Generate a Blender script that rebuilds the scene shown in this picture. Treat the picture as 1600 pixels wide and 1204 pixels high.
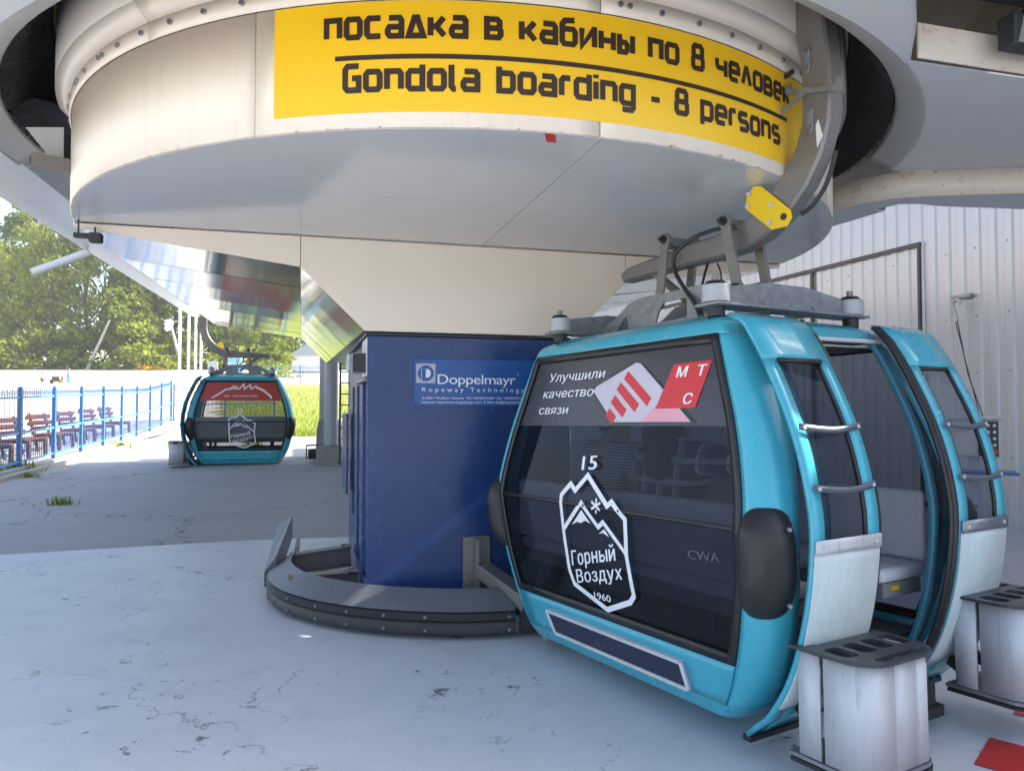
import bpy, bmesh, math, random
from mathutils import Vector, Matrix
random.seed(7)
R = math.radians
for o in list(bpy.data.objects):
    bpy.data.objects.remove(o, do_unlink=True)
sc = bpy.context.scene
COL = sc.collection

# ------------------------------------------------------------------ camera
cam_d = bpy.data.cameras.new('camera')
cam = bpy.data.objects.new('camera', cam_d)
COL.objects.link(cam)
cam.location = (0, 0, 1.55)
cam.rotation_euler = (R(90 + 1.7), 0, 0)
cam_d.sensor_width = 36
cam_d.lens = 1170 / 1600 * 36
cam_d.clip_start = 0.05
cam_d.clip_end = 3000
sc.camera = cam

# ------------------------------------------------------------------ world, sun, exposure
SUN_EL, SUN_TO = 36.0, Vector((0.95, 0.16))
w = bpy.data.worlds.new('World')
sc.world = w
w.use_nodes = True
nt = w.node_tree
nt.nodes.clear()
sky = nt.nodes.new('ShaderNodeTexSky')
sky.sky_type = 'NISHITA'
sky.sun_disc = False
sky.sun_elevation = R(SUN_EL)
sky.sun_rotation = math.atan2(SUN_TO.x, SUN_TO.y)
sky.air_density = 1.0
sky.dust_density = 3.0
sky.ozone_density = 0.7
bg = nt.nodes.new('ShaderNodeBackground')
bg.inputs['Strength'].default_value = 0.15
wo = nt.nodes.new('ShaderNodeOutputWorld')
nt.links.new(sky.outputs[0], bg.inputs[0])
nt.links.new(bg.outputs[0], wo.inputs[0])
sl = bpy.data.lights.new('sun', 'SUN')
sl.energy = 5.0
sl.angle = R(0.53)
sl.color = (1.0, 0.94, 0.84)
so = bpy.data.objects.new('sun', sl)
COL.objects.link(so)
d = Vector((SUN_TO.x, SUN_TO.y, 0)).normalized() * math.cos(R(SUN_EL)) + Vector((0, 0, math.sin(R(SUN_EL))))
so.rotation_euler = d.to_track_quat('Z', 'Y').to_euler()
so.location = (20, 5, 20)
sc.view_settings.view_transform = 'Standard'
sc.view_settings.look = 'None'
sc.view_settings.gamma = 1.0
sc.view_settings.use_curve_mapping = False
GLARE_HAZE = 0.0007  # density of the added volume that stands in for lens glare
sc.view_settings.exposure = 1.55
sc.render.engine = 'CYCLES'
sc.cycles.use_denoising = True
sc.cycles.max_bounces = 10
sc.cycles.diffuse_bounces = 5
sc.cycles.glossy_bounces = 5
sc.cycles.transparent_max_bounces = 16
sc.cycles.transmission_bounces = 6
sc.cycles.sample_clamp_indirect = 6.0

# ------------------------------------------------------------------ materials
M = {}
def mat(name, col, rough=0.5, metal=0.0, var=0.08, scale=6.0, bump=0.0, bscale=40.0, spec=0.5, coat=0.0, stretch=None, dirt=None):
    """principled with a soft noise variation of colour and roughness and optional bump"""
    m = bpy.data.materials.new(name); m.use_nodes = True
    n = m.node_tree.nodes; l = m.node_tree.links
    p = n['Principled BSDF']
    p.inputs['Roughness'].default_value = rough
    p.inputs['Metallic'].default_value = metal
    p.inputs['Specular IOR Level'].default_value = spec
    p.inputs['Coat Weight'].default_value = coat
    p.inputs['Coat Roughness'].default_value = 0.08
    tc = n.new('ShaderNodeTexCoord')
    mp = n.new('ShaderNodeMapping')
    l.new(tc.outputs['Object'], mp.inputs[0])
    if stretch: mp.inputs['Scale'].default_value = stretch
    nz = n.new('ShaderNodeTexNoise'); nz.inputs['Scale'].default_value = scale; nz.inputs['Detail'].default_value = 8
    nz.inputs['Roughness'].default_value = 0.65
    l.new(mp.outputs[0], nz.inputs['Vector'])
    mx = n.new('ShaderNodeMix'); mx.data_type = 'RGBA'
    c = Vector(col[:3])
    mx.inputs[6].default_value = (*[max(0, x * (1 - var * 1.6)) for x in c], 1)
    mx.inputs[7].default_value = (*[min(1, x * (1 + var * 1.2)) for x in c], 1)
    l.new(nz.outputs[0], mx.inputs[0])
    out = mx.outputs[2]
    if dirt:
        dcol, dscale, lo, hi, amt = dirt
        n2 = n.new('ShaderNodeTexNoise'); n2.inputs['Scale'].default_value = dscale; n2.inputs['Detail'].default_value = 10
        n2.inputs['Roughness'].default_value = 0.7
        l.new(mp.outputs[0], n2.inputs['Vector'])
        rp = n.new('ShaderNodeMapRange'); rp.inputs[1].default_value = lo; rp.inputs[2].default_value = hi; rp.inputs[4].default_value = amt
        l.new(n2.outputs[0], rp.inputs[0])
        m2 = n.new('ShaderNodeMix'); m2.data_type = 'RGBA'
        l.new(rp.outputs[0], m2.inputs[0]); l.new(out, m2.inputs[6]); m2.inputs[7].default_value = (*dcol, 1)
        out = m2.outputs[2]
    l.new(out, p.inputs['Base Color'])
    rr = n.new('ShaderNodeMapRange'); rr.inputs[3].default_value = max(0.02, rough * 0.8); rr.inputs[4].default_value = min(1, rough * 1.25)
    l.new(nz.outputs[0], rr.inputs[0]); l.new(rr.outputs[0], p.inputs['Roughness'])
    if bump:
        nb = n.new('ShaderNodeTexNoise'); nb.inputs['Scale'].default_value = bscale; nb.inputs['Detail'].default_value = 6
        l.new(mp.outputs[0], nb.inputs['Vector'])
        bp = n.new('ShaderNodeBump'); bp.inputs['Strength'].default_value = bump; bp.inputs['Distance'].default_value = 0.02
        l.new(nb.outputs[0], bp.inputs['Height']); l.new(bp.outputs[0], p.inputs['Normal'])
    M[name] = m
    return m

def glass(name, tint, refl=1.0, rough=0.02, ior=1.5, base=0.0):
    """thin tinted pane: transparent tint plus fresnel gloss, base = share of a dull film"""
    m = bpy.data.materials.new(name); m.use_nodes = True
    n = m.node_tree.nodes; l = m.node_tree.links
    n.remove(n['Principled BSDF'])
    o = n['Material Output']
    t = n.new('ShaderNodeBsdfTransparent'); t.inputs[0].default_value = (*tint, 1)
    g = n.new('ShaderNodeBsdfGlossy'); g.inputs['Roughness'].default_value = rough; g.inputs[0].default_value = (refl * .78, refl * .88, refl, 1)
    df = n.new('ShaderNodeBsdfDiffuse'); df.inputs[0].default_value = (0.05, 0.055, 0.07, 1)
    nz = n.new('ShaderNodeTexNoise'); nz.inputs['Scale'].default_value = 7; nz.inputs['Detail'].default_value = 9
    mr = n.new('ShaderNodeMapRange'); mr.inputs[3].default_value = base * 0.6; mr.inputs[4].default_value = base * 1.4
    tc = n.new('ShaderNodeTexCoord'); l.new(tc.outputs['Object'], nz.inputs['Vector']); l.new(nz.outputs[0], mr.inputs[0])
    m1 = n.new('ShaderNodeMixShader'); l.new(mr.outputs[0], m1.inputs[0]); l.new(t.outputs[0], m1.inputs[1]); l.new(df.outputs[0], m1.inputs[2])
    fr = n.new('ShaderNodeFresnel'); fr.inputs[0].default_value = ior
    m2 = n.new('ShaderNodeMixShader'); l.new(fr.outputs[0], m2.inputs[0]); l.new(m1.outputs[0], m2.inputs[1]); l.new(g.outputs[0], m2.inputs[2])
    l.new(m2.outputs[0], o.inputs[0])
    M[name] = m
    return m

RUST = (0.25, 0.11, 0.035)
mat('cream', (0.80, 0.70, 0.585), 0.33, var=0.035, scale=3, bump=0.02, bscale=3, dirt=(RUST, 26, 0.74, 0.80, 0.8))
def edge_rust(name, base, z0, z1):
    """rust that has crept up from a lower metal edge (object z between z0 and z1), with thin drips"""
    m = M[base].copy(); m.name = name; n = m.node_tree.nodes; l = m.node_tree.links; p = n['Principled BSDF']
    src = p.inputs['Base Color'].links[0].from_socket
    tc = n.new('ShaderNodeTexCoord'); sp = n.new('ShaderNodeSeparateXYZ'); l.new(tc.outputs['Object'], sp.inputs[0])
    h = n.new('ShaderNodeMapRange'); h.inputs[1].default_value = z0; h.inputs[2].default_value = z1; h.inputs[3].default_value = .26; h.inputs[4].default_value = 0; l.new(sp.outputs[2], h.inputs[0])
    nz = n.new('ShaderNodeTexNoise'); nz.inputs['Scale'].default_value = 17; nz.inputs['Detail'].default_value = 9; nz.inputs['Roughness'].default_value = .7; l.new(tc.outputs['Object'], nz.inputs['Vector'])
    a = n.new('ShaderNodeMath'); a.operation = 'ADD'; l.new(nz.outputs[0], a.inputs[0]); l.new(h.outputs[0], a.inputs[1])
    r_ = n.new('ShaderNodeMapRange'); r_.inputs[1].default_value = .78; r_.inputs[2].default_value = .86; r_.inputs[4].default_value = .8; l.new(a.outputs[0], r_.inputs[0])
    mx = n.new('ShaderNodeMix'); mx.data_type = 'RGBA'; l.new(r_.outputs[0], mx.inputs[0]); l.new(src, mx.inputs[6]); mx.inputs[7].default_value = (.30, .15, .05, 1)
    # pale grime streaks running down
    mp = n.new('ShaderNodeMapping'); mp.inputs['Scale'].default_value = (9, 9, .5); l.new(tc.outputs['Object'], mp.inputs[0])
    n2 = n.new('ShaderNodeTexNoise'); n2.inputs['Scale'].default_value = 1.6; n2.inputs['Detail'].default_value = 6; l.new(mp.outputs[0], n2.inputs['Vector'])
    r2 = n.new('ShaderNodeMapRange'); r2.inputs[1].default_value = .54; r2.inputs[2].default_value = .78; r2.inputs[4].default_value = .28; l.new(n2.outputs[0], r2.inputs[0])
    m2 = n.new('ShaderNodeMix'); m2.data_type = 'RGBA'; l.new(r2.outputs[0], m2.inputs[0]); l.new(mx.outputs[2], m2.inputs[6]); m2.inputs[7].default_value = (.52, .45, .36, 1)
    l.new(m2.outputs[2], p.inputs['Base Color']); M[name] = m
edge_rust('cream_drum', 'cream', .035, .085)
mat('cream_rusty', (0.74, 0.665, 0.56), 0.45, var=0.06, scale=8, dirt=(RUST, 16, 0.56, 0.70, 0.85))
mat('soffit_paint', (0.56, 0.55, 0.535), 0.14, var=0.05, scale=2, bump=0.02, bscale=2.0, spec=0.9, dirt=((0.36, 0.33, 0.29), 11, 0.66, 0.80, 0.5))
mat('canopy_paint', (0.56, 0.56, 0.565), 0.3, var=0.05, scale=3, dirt=((0.25, 0.2, 0.15), 14, 0.68, 0.80, 0.5))
mat('grey_paint', (0.42, 0.42, 0.42), 0.4, var=0.08, scale=5)
mat('polished', (0.66, 0.655, 0.645), 0.10, 0.88, var=0.05, scale=2, bump=0.05, bscale=1.6)
mat('polished_dull', (0.66, 0.68, 0.71), 0.32, 0.8, var=0.06, scale=3)
mat('bristle', (0.012, 0.013, 0.018), 0.6, var=0.3, scale=60)
mat('brush_base', (0.008, 0.009, 0.012), 0.8, var=0.3, scale=30)
mat('dark', (0.018, 0.019, 0.022), 0.45, var=0.2, scale=20)
mat('black_rubber', (0.014, 0.015, 0.018), 0.42, var=0.2, scale=14, bump=0.08, bscale=120, dirt=((0.09, 0.085, 0.08), 9, 0.62, 0.8, 0.5))
mat('blue_paint', (0.010, 0.042, 0.165), 0.26, var=0.16, scale=3.5, bump=0.22, bscale=3.5, dirt=((0.02, 0.045, 0.16), 5, 0.5, 0.8, 0.6))
mat('plaque_blue', (0.012, 0.085, 0.32), 0.3, var=0.06)
mat('print_white', (0.80, 0.82, 0.86), 0.45, var=0.03)
mat('sign_yellow', (0.92, 0.55, 0.012), 0.35, var=0.04, scale=4)
mat('sign_ink', (0.035, 0.018, 0.012), 0.45, var=0.1)
mat('tape_red', (0.55, 0.03, 0.03), 0.4)
mat('teal', (0.050, 0.385, 0.50), 0.26, var=0.06, scale=4, spec=0.5, coat=0.3, bump=0.012, bscale=5, dirt=((0.10, 0.30, 0.37), 5, 0.58, 0.85, 0.30))
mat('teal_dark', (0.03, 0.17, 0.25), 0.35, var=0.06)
mat('gasket', (0.012, 0.012, 0.014), 0.35)
mat('trim_dark', (0.03, 0.025, 0.03), 0.4)
mat('steel', (0.21, 0.20, 0.19), 0.42, 0.35, var=0.14, scale=9, bump=0.02, bscale=20, dirt=((0.10, 0.075, 0.06), 12, 0.58, 0.76, 0.6))
mat('roller', (0.40, 0.41, 0.43), 0.45, 0.2, var=0.12, scale=10)
mat('galv', (0.27, 0.28, 0.295), 0.45, 0.35, var=0.45, scale=16, dirt=((0.17, 0.175, 0.185), 7, 0.50, 0.68, 0.7))
mat('bumper_top', (0.20, 0.215, 0.235), 0.42, 0.5, var=0.30, scale=60, bump=0.05, bscale=200)
mat('alu', (0.57, 0.58, 0.60), 0.45, 0.12, var=0.08, scale=6, stretch=(6, 6, 0.5), bump=0.03, bscale=30, dirt=((0.26, 0.26, 0.275), 5, 0.56, 0.74, 0.7))
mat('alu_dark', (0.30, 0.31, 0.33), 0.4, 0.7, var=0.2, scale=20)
mat('rack_plate', (0.045, 0.050, 0.058), 0.38, 0.2, var=0.35, scale=12, dirt=((0.16, 0.17, 0.18), 10, 0.52, 0.72, 0.7))
mat('strap', (0.10, 0.12, 0.15), 0.4, 0.2, var=0.1)
mat('polycarb', (0.56, 0.66, 0.66), 0.55, var=0.16, scale=5, stretch=(8, 8, 1.2), dirt=((0.66, 0.68, 0.68), 6, 0.42, 0.7, 0.7))
mat('yellow_plate', (0.80, 0.55, 0.008), 0.35, var=0.05)
mat('cable', (0.015, 0.015, 0.017), 0.4)
mat('seat', (0.66, 0.67, 0.70), 0.7, var=0.08, scale=20, bump=0.05, bscale=90)
mat('seat_front', (0.24, 0.24, 0.26), 0.7, var=0.15, scale=20)
mat('cab_floor', (0.10, 0.11, 0.12), 0.6, var=0.2, scale=30)
mat('cab_lining', (0.045, 0.05, 0.06), 0.6, var=0.15)
mat('solar', (0.015, 0.020, 0.055), 0.15, var=0.2, scale=50)
mat('solar_line', (0.30, 0.33, 0.38), 0.4)
mat('mts_red', (0.62, 0.025, 0.035), 0.4)
mat('phone_grey', (0.56, 0.53, 0.60), 0.4, var=0.12, scale=4)
mat('phone_pink', (0.75, 0.35, 0.42), 0.4)
mat('banner_red', (0.50, 0.055, 0.045), 0.4)
mat('wall_metal', (0.44, 0.455, 0.485), 0.36, 0.35, var=0.04, scale=2)
mat('screw', (0.06, 0.06, 0.07), 0.4, 0.5)
mat('box_cream', (0.55, 0.54, 0.50), 0.45)
mat('panel_black', (0.02, 0.02, 0.022), 0.4)
mat('knob', (0.45, 0.46, 0.48), 0.35, 0.3)
mat('concrete_block', (0.30, 0.30, 0.29), 0.85, var=0.2, scale=9, bump=0.3, bscale=40)
mat('white_paint', (0.78, 0.79, 0.80), 0.4, var=0.05)
mat('col_grey', (0.42, 0.45, 0.50), 0.4, var=0.06)
mat('fence_blue', (0.05, 0.16, 0.40), 0.35, var=0.08)
mat('fence_rail', (0.06, 0.30, 0.60), 0.35, var=0.08)
mat('bench_wood', (0.12, 0.045, 0.036), 0.55, var=0.2, scale=9, stretch=(1, 8, 8))
mat('bench_leg', (0.10, 0.055, 0.045), 0.6, var=0.2)
mat('bark', (0.11, 0.085, 0.065), 0.9, var=0.25, scale=8, bump=0.4, bscale=20)
mat('kerb', (0.42, 0.41, 0.39), 0.85, var=0.15, scale=8, bump=0.2, bscale=40)
mat('yellow_tarp', (0.85, 0.42, 0.02), 0.4)
mat('pale_blue', (0.30, 0.55, 0.85), 0.5)
mat('brown', (0.13, 0.07, 0.04), 0.7)
mat('skin', (0.46, 0.27, 0.19), 0.55, var=0.06)
mat('hair', (0.020, 0.013, 0.010), 0.5, var=0.3, scale=40, stretch=(1, 1, .2))
mat('denim', (0.03, 0.04, 0.08), 0.8, var=0.2, scale=60)
mat('cloth_white', (0.62, 0.64, 0.68), 0.8, var=0.08)
mat('cloth_blue', (0.10, 0.42, 0.72), 0.7, var=0.08)
mat('house_wall', (0.62, 0.66, 0.72), 0.7)
mat('house_roof', (0.30, 0.36, 0.42), 0.6)
mat('joint', (0.05, 0.045, 0.04), 0.9)
glass('cab_glass', (0.26, 0.285, 0.35), 1.0, 0.012, 1.24, base=0.06)
glass('cab_glass_far', (0.52, 0.52, 0.52), 1.0, 0.02, 1.35, base=0.05)
glass('cab_glass_low', (0.20, 0.215, 0.26), 1.0, 0.02, 1.28, base=0.08)
glass('door_glass', (0.50, 0.52, 0.58), 1.0, 0.015, 1.35, base=0.08)

def shirt(name, kind):
    m = mat(name, (0.2, 0.2, 0.2), 0.85)
    n = m.node_tree.nodes; l = m.node_tree.links; p = n['Principled BSDF']
    tc = n.new('ShaderNodeTexCoord'); sp = n.new('ShaderNodeSeparateXYZ'); l.new(tc.outputs['Object'], sp.inputs[0])
    def band(out, freq, thr):
        a = n.new('ShaderNodeMath'); a.operation = 'MULTIPLY'; a.inputs[1].default_value = freq; l.new(out, a.inputs[0])
        b = n.new('ShaderNodeMath'); b.operation = 'FRACT'; l.new(a.outputs[0], b.inputs[0])
        c = n.new('ShaderNodeMath'); c.operation = 'LESS_THAN'; c.inputs[1].default_value = thr; l.new(b.outputs[0], c.inputs[0])
        return c.outputs[0]
    def over(fac, a, b):
        x = n.new('ShaderNodeMix'); x.data_type = 'RGBA'; l.new(fac, x.inputs[0])
        if isinstance(a, tuple): x.inputs[6].default_value = (*a, 1)
        else: l.new(a, x.inputs[6])
        x.inputs[7].default_value = (*b, 1)
        return x.outputs[2]
    if kind == 'plaid':
        o = over(band(sp.outputs[0], 9, .35), (0.03, 0.04, 0.12), (0.35, 0.16, 0.18))
        o = over(band(sp.outputs[2], 9, .30), o, (0.45, 0.42, 0.44))
        o = over(band(sp.outputs[0], 9, .08), o, (0.7, 0.68, 0.68))
        o = over(band(sp.outputs[2], 18, .10), o, (0.02, 0.02, 0.05))
    else:
        o = over(band(sp.outputs[2], 60, .45), (0.50, 0.52, 0.56), (0.06, 0.07, 0.12))
    l.new(o, p.inputs['Base Color'])
shirt('plaid', 'plaid'); shirt('stripes', 'stripes')

def leaf_mat(name, c1, c2):
    m = bpy.data.materials.new(name); m.use_nodes = True
    n = m.node_tree.nodes; l = m.node_tree.links; n.remove(n['Principled BSDF'])
    g = n.new('ShaderNodeNewGeometry'); oi = n.new('ShaderNodeObjectInfo')
    ad = n.new('ShaderNodeMath'); ad.operation = 'MULTIPLY_ADD'; ad.inputs[1].default_value = .55
    l.new(g.outputs['Random Per Island'], ad.inputs[0])
    m3 = n.new('ShaderNodeMath'); m3.operation = 'MULTIPLY'; m3.inputs[1].default_value = .45; l.new(oi.outputs['Random'], m3.inputs[0]); l.new(m3.outputs[0], ad.inputs[2])
    mx = n.new('ShaderNodeMix'); mx.data_type = 'RGBA'; mx.inputs[6].default_value = (*c1, 1); mx.inputs[7].default_value = (*c2, 1)
    l.new(ad.outputs[0], mx.inputs[0])
    df = n.new('ShaderNodeBsdfDiffuse'); tr = n.new('ShaderNodeBsdfTranslucent'); l.new(mx.outputs[2], df.inputs[0]); l.new(mx.outputs[2], tr.inputs[0])
    ms = n.new('ShaderNodeMixShader'); ms.inputs[0].default_value = .45; l.new(df.outputs[0], ms.inputs[1]); l.new(tr.outputs[0], ms.inputs[2])
    l.new(ms.outputs[0], n['Material Output'].inputs[0]); M[name] = m
leaf_mat('leaf', (0.09, 0.14, 0.02), (0.33, 0.38, 0.06))
leaf_mat('leaf_light', (0.15, 0.20, 0.02), (0.33, 0.37, 0.06))
leaf_mat('grass_blade', (0.12, 0.19, 0.02), (0.30, 0.35, 0.05))

def ground_mat(name, kind):
    m = bpy.data.materials.new(name); m.use_nodes = True
    n = m.node_tree.nodes; l = m.node_tree.links; p = n['Principled BSDF']
    tc = n.new('ShaderNodeTexCoord')
    def noise(s, det=8, r=.6, dist=0.0, vec=None):
        z = n.new('ShaderNodeTexNoise'); z.inputs['Scale'].default_value = s; z.inputs['Detail'].default_value = det
        z.inputs['Roughness'].default_value = r; z.inputs['Distortion'].default_value = dist
        l.new(vec or tc.outputs['Object'], z.inputs['Vector']); return z.outputs[0]
    def rng(x, a, b, c=0.0, dd=1.0):
        q = n.new('ShaderNodeMapRange'); q.inputs[1].default_value = a; q.inputs[2].default_value = b; q.inputs[3].default_value = c; q.inputs[4].default_value = dd
        l.new(x, q.inputs[0]); return q.outputs[0]
    def mix(f, a, b):
        x = n.new('ShaderNodeMix'); x.data_type = 'RGBA'; l.new(f, x.inputs[0])
        for i, v in ((6, a), (7, b)):
            if isinstance(v, tuple): x.inputs[i].default_value = (*v, 1)
            else: l.new(v, x.inputs[i])
        return x.outputs[2]
    def mul(a, b):
        x = n.new('ShaderNodeMath'); x.operation = 'MULTIPLY'; l.new(a, x.inputs[0])
        if isinstance(b, float): x.inputs[1].default_value = b
        else: l.new(b, x.inputs[1])
        return x.outputs[0]
    def cracks(scale, width, wob):
        nv = n.new('ShaderNodeTexNoise'); nv.inputs['Scale'].default_value = 2.2; nv.inputs['Detail'].default_value = 8
        l.new(tc.outputs['Object'], nv.inputs['Vector'])
        va = n.new('ShaderNodeVectorMath'); va.operation = 'SCALE'; va.inputs[3].default_value = wob; l.new(nv.outputs[1], va.inputs[0])
        vb = n.new('ShaderNodeVectorMath'); vb.operation = 'ADD'; l.new(tc.outputs['Object'], vb.inputs[0]); l.new(va.outputs[0], vb.inputs[1])
        vo = n.new('ShaderNodeTexVoronoi'); vo.feature = 'DISTANCE_TO_EDGE'; vo.inputs['Scale'].default_value = scale; l.new(vb.outputs[0], vo.inputs['Vector'])
        return rng(vo.outputs[0], 0, width, 1, 0)
    bumpsrc = None
    if kind == 'paint':
        base = mix(noise(1.1, 10, .7), (0.57, 0.59, 0.625), (0.70, 0.715, 0.74))
        base = mix(rng(noise(3.5, 12, .75), .55, .75), base, (0.48, 0.52, 0.57))
        peel = mul(rng(noise(6, 12, .74, .4), .595, .62), rng(noise(.9, 3, .5), .48, .55))
        base = mix(peel, base, (0.17, 0.165, 0.16))
        specks = rng(noise(26, 6, .6), .70, .72)
        base = mix(mul(specks, rng(noise(.8, 4), .45, .6)), base, (0.20, 0.20, 0.20))
        ck = mul(cracks(.30, .0022, .9), rng(noise(.9, 4, .5), .47, .54))
        base = mix(ck, base, (0.22, 0.22, 0.225))
        scuff = mul(rng(noise(38, 5, .8), .56, .66), rng(noise(1.6, 8, .7), .50, .66, 0, .5))
        base = mix(scuff, base, (0.33, 0.335, 0.35))
        chip = rng(noise(75, 4, .6), .72, .74, 0, .8)
        base = mix(chip, base, (0.25, 0.25, 0.26))
        grime = rng(noise(.7, 8, .6), .5, .8, 0, .35)
        base = mix(grime, base, (0.36, 0.375, 0.40))
        l.new(rng(noise(2.5), .3, .7, .30, .52), p.inputs['Roughness'])
        bumpsrc = (noise(14, 12, .75), .16)
    elif kind == 'concrete':
        base = mix(noise(.9, 10, .7), (0.29, 0.29, 0.29), (0.46, 0.46, 0.46))
        base = mix(rng(noise(14, 10, .75), .5, .7), base, (0.36, 0.36, 0.36))
        base = mix(mul(cracks(.22, .0045, 1.2), rng(noise(.6, 4), .35, .45)), base, (0.07, 0.072, 0.06))
        base = mix(rng(noise(.45, 6), .55, .72, 0, .55), base, (0.22, 0.22, 0.225))
        p.inputs['Roughness'].default_value = .85
        bumpsrc = (noise(30, 10, .7), .3)
    elif kind == 'sand':
        base = mix(noise(.15, 12, .75), (0.52, 0.47, 0.38), (0.70, 0.65, 0.55))
        base = mix(rng(noise(1.8, 12, .8), .55, .8), base, (0.40, 0.35, 0.27))
        p.inputs['Roughness'].default_value = .95
        bumpsrc = (noise(6, 10, .8), .5)
    elif kind == 'grass':
        base = mix(noise(.8, 10, .75), (0.16, 0.21, 0.03), (0.30, 0.33, 0.06))
        base = mix(rng(noise(.25, 6), .5, .75), base, (0.32, 0.30, 0.09))
        p.inputs['Roughness'].default_value = .95
        bumpsrc = (noise(12, 10, .8), .8)
    l.new(base, p.inputs['Base Color'])
    bp = n.new('ShaderNodeBump'); bp.inputs['Strength'].default_value = bumpsrc[1]; bp.inputs['Distance'].default_value = .02
    l.new(bumpsrc[0], bp.inputs['Height']); l.new(bp.outputs[0], p.inputs['Normal'])
    M[name] = m
for k in ('paint', 'concrete', 'sand', 'grass'): ground_mat('g_' + k, k)

# ------------------------------------------------------------------ mesh helpers
class MB:
    def __init__(s): s.v = []; s.f = []
    def add(s, vs, fs):
        b = len(s.v); s.v += [Vector(x) for x in vs]; s.f += [[i + b for i in f] for f in fs]; return s
    def box(s, c, size, mtx=None):
        c = Vector(c); h = Vector(size) / 2
        vs = [Vector((x, y, z)) for x in (-h.x, h.x) for y in (-h.y, h.y) for z in (-h.z, h.z)]
        if mtx: vs = [mtx @ p for p in vs]
        return s.add([p + c for p in vs], [(0, 1, 3, 2), (4, 6, 7, 5), (0, 4, 5, 1), (2, 3, 7, 6), (0, 2, 6, 4), (1, 5, 7, 3)])
    def beam(s, a, b, wd, ht, up=(0, 0, 1)):
        a = Vector(a); b = Vector(b); t = (b - a).normalized(); u = Vector(up)
        x = t.cross(u)
        if x.length < 1e-4: x = t.cross(Vector((1, 0, 0)))
        x.normalize(); z = x.cross(t).normalized()
        vs = []
        for p in (a, b):
            for i, j in ((-1, -1), (1, -1), (1, 1), (-1, 1)): vs.append(p + x * i * wd / 2 + z * j * ht / 2)
        return s.add(vs, [(0, 1, 2, 3), (7, 6, 5, 4), (0, 4, 5, 1), (1, 5, 6, 2), (2, 6, 7, 3), (3, 7, 4, 0)])
    def cyl(s, a, b, r, n=16, r2=None):
        return s.tube([a, b], [r, r if r2 is None else r2], n)
    def tube(s, pts, r, n=10, cap=True):
        pts = [Vector(p) for p in pts]; rs = r if isinstance(r, (list, tuple)) else [r] * len(pts)
        b = len(s.v); px = None
        for i, p in enumerate(pts):
            t = (pts[min(i + 1, len(pts) - 1)] - pts[max(i - 1, 0)]).normalized()
            if px is None:
                a = Vector((0, 0, 1)) if abs(t.z) < .9 else Vector((1, 0, 0)); px = t.cross(a).normalized()
            px = (px - t * px.dot(t)).normalized(); py = t.cross(px)
            for k in range(n):
                an = 2 * math.pi * k / n; s.v.append(p + (px * math.cos(an) + py * math.sin(an)) * rs[i])
        for i in range(len(pts) - 1):
            for k in range(n):
                k2 = (k + 1) % n; s.f.append([b + i * n + k, b + i * n + k2, b + (i + 1) * n + k2, b + (i + 1) * n + k])
        if cap:
            s.f.append([b + k for k in range(n)][::-1]); s.f.append([b + (len(pts) - 1) * n + k for k in range(n)])
        return s
    def sweep(s, path, frames, prof, close=True, cap=True):
        """prof 2-D points carried along path with (x, z) axis pairs"""
        b = len(s.v); m = len(prof)
        for p, (x, z) in zip(path, frames):
            for a, c in prof: s.v.append(Vector(p) + Vector(x) * a + Vector(z) * c)
        for i in range(len(path) - 1):
            for k in range(m if close else m - 1):
                k2 = (k + 1) % m; s.f.append([b + i * m + k, b + i * m + k2, b + (i + 1) * m + k2, b + (i + 1) * m + k])
        if cap and close:
            s.f.append([b + k for k in range(m)][::-1]); s.f.append([b + (len(path) - 1) * m + k for k in range(m)])
        return s
    def prism(s, poly, ax, ay, n, org=(0, 0, 0), th=.01):
        """polygon in the plane (ax, ay) at org, extruded by th along n"""
        o = Vector(org); ax = Vector(ax); ay = Vector(ay); n = Vector(n)
        m = len(poly); vs = [o + ax * a + ay * c for a, c in poly]; vs += [p + n * th for p in vs]
        return s.add(vs, [list(range(m))[::-1], [m + i for i in range(m)]] + [[i, (i + 1) % m, m + (i + 1) % m, m + i] for i in range(m)])
    def plate_hole(s, poly, holes, fn, th, nrm):
        """flat plate with holes, poly and holes in 2-D, fn maps to 3-D"""
        bm = bmesh.new(); es = []
        for lp in [poly] + holes:
            vs = [bm.verts.new((a, c, 0)) for a, c in lp]
            for i in range(len(vs)): es.append(bm.edges.new((vs[i], vs[(i + 1) % len(vs)])))
        bmesh.ops.triangle_fill(bm, edges=es, use_beauty=True)
        bm.verts.ensure_lookup_table(); bm.verts.index_update()
        vs = [Vector(fn(v.co.x, v.co.y)) for v in bm.verts]; nrm = Vector(nrm)
        fs = [[v.index for v in f.verts] for f in bm.faces]; m = len(vs)
        bd = [(e.verts[0].index, e.verts[1].index) for e in bm.edges if len(e.link_faces) == 1]
        bm.free()
        s.add(vs + [v + nrm * th for v in vs], fs + [[i + m for i in f][::-1] for f in fs] + [[a, c, c + m, a + m] for a, c in bd])
        return s
    def grid(s, fn, us, vs):
        b = len(s.v); m = len(vs)
        for a in us:
            for c in vs: s.v.append(Vector(fn(a, c)))
        for i in range(len(us) - 1):
            for j in range(m - 1): s.f.append([b + i * m + j, b + (i + 1) * m + j, b + (i + 1) * m + j + 1, b + i * m + j + 1])
        return s
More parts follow.
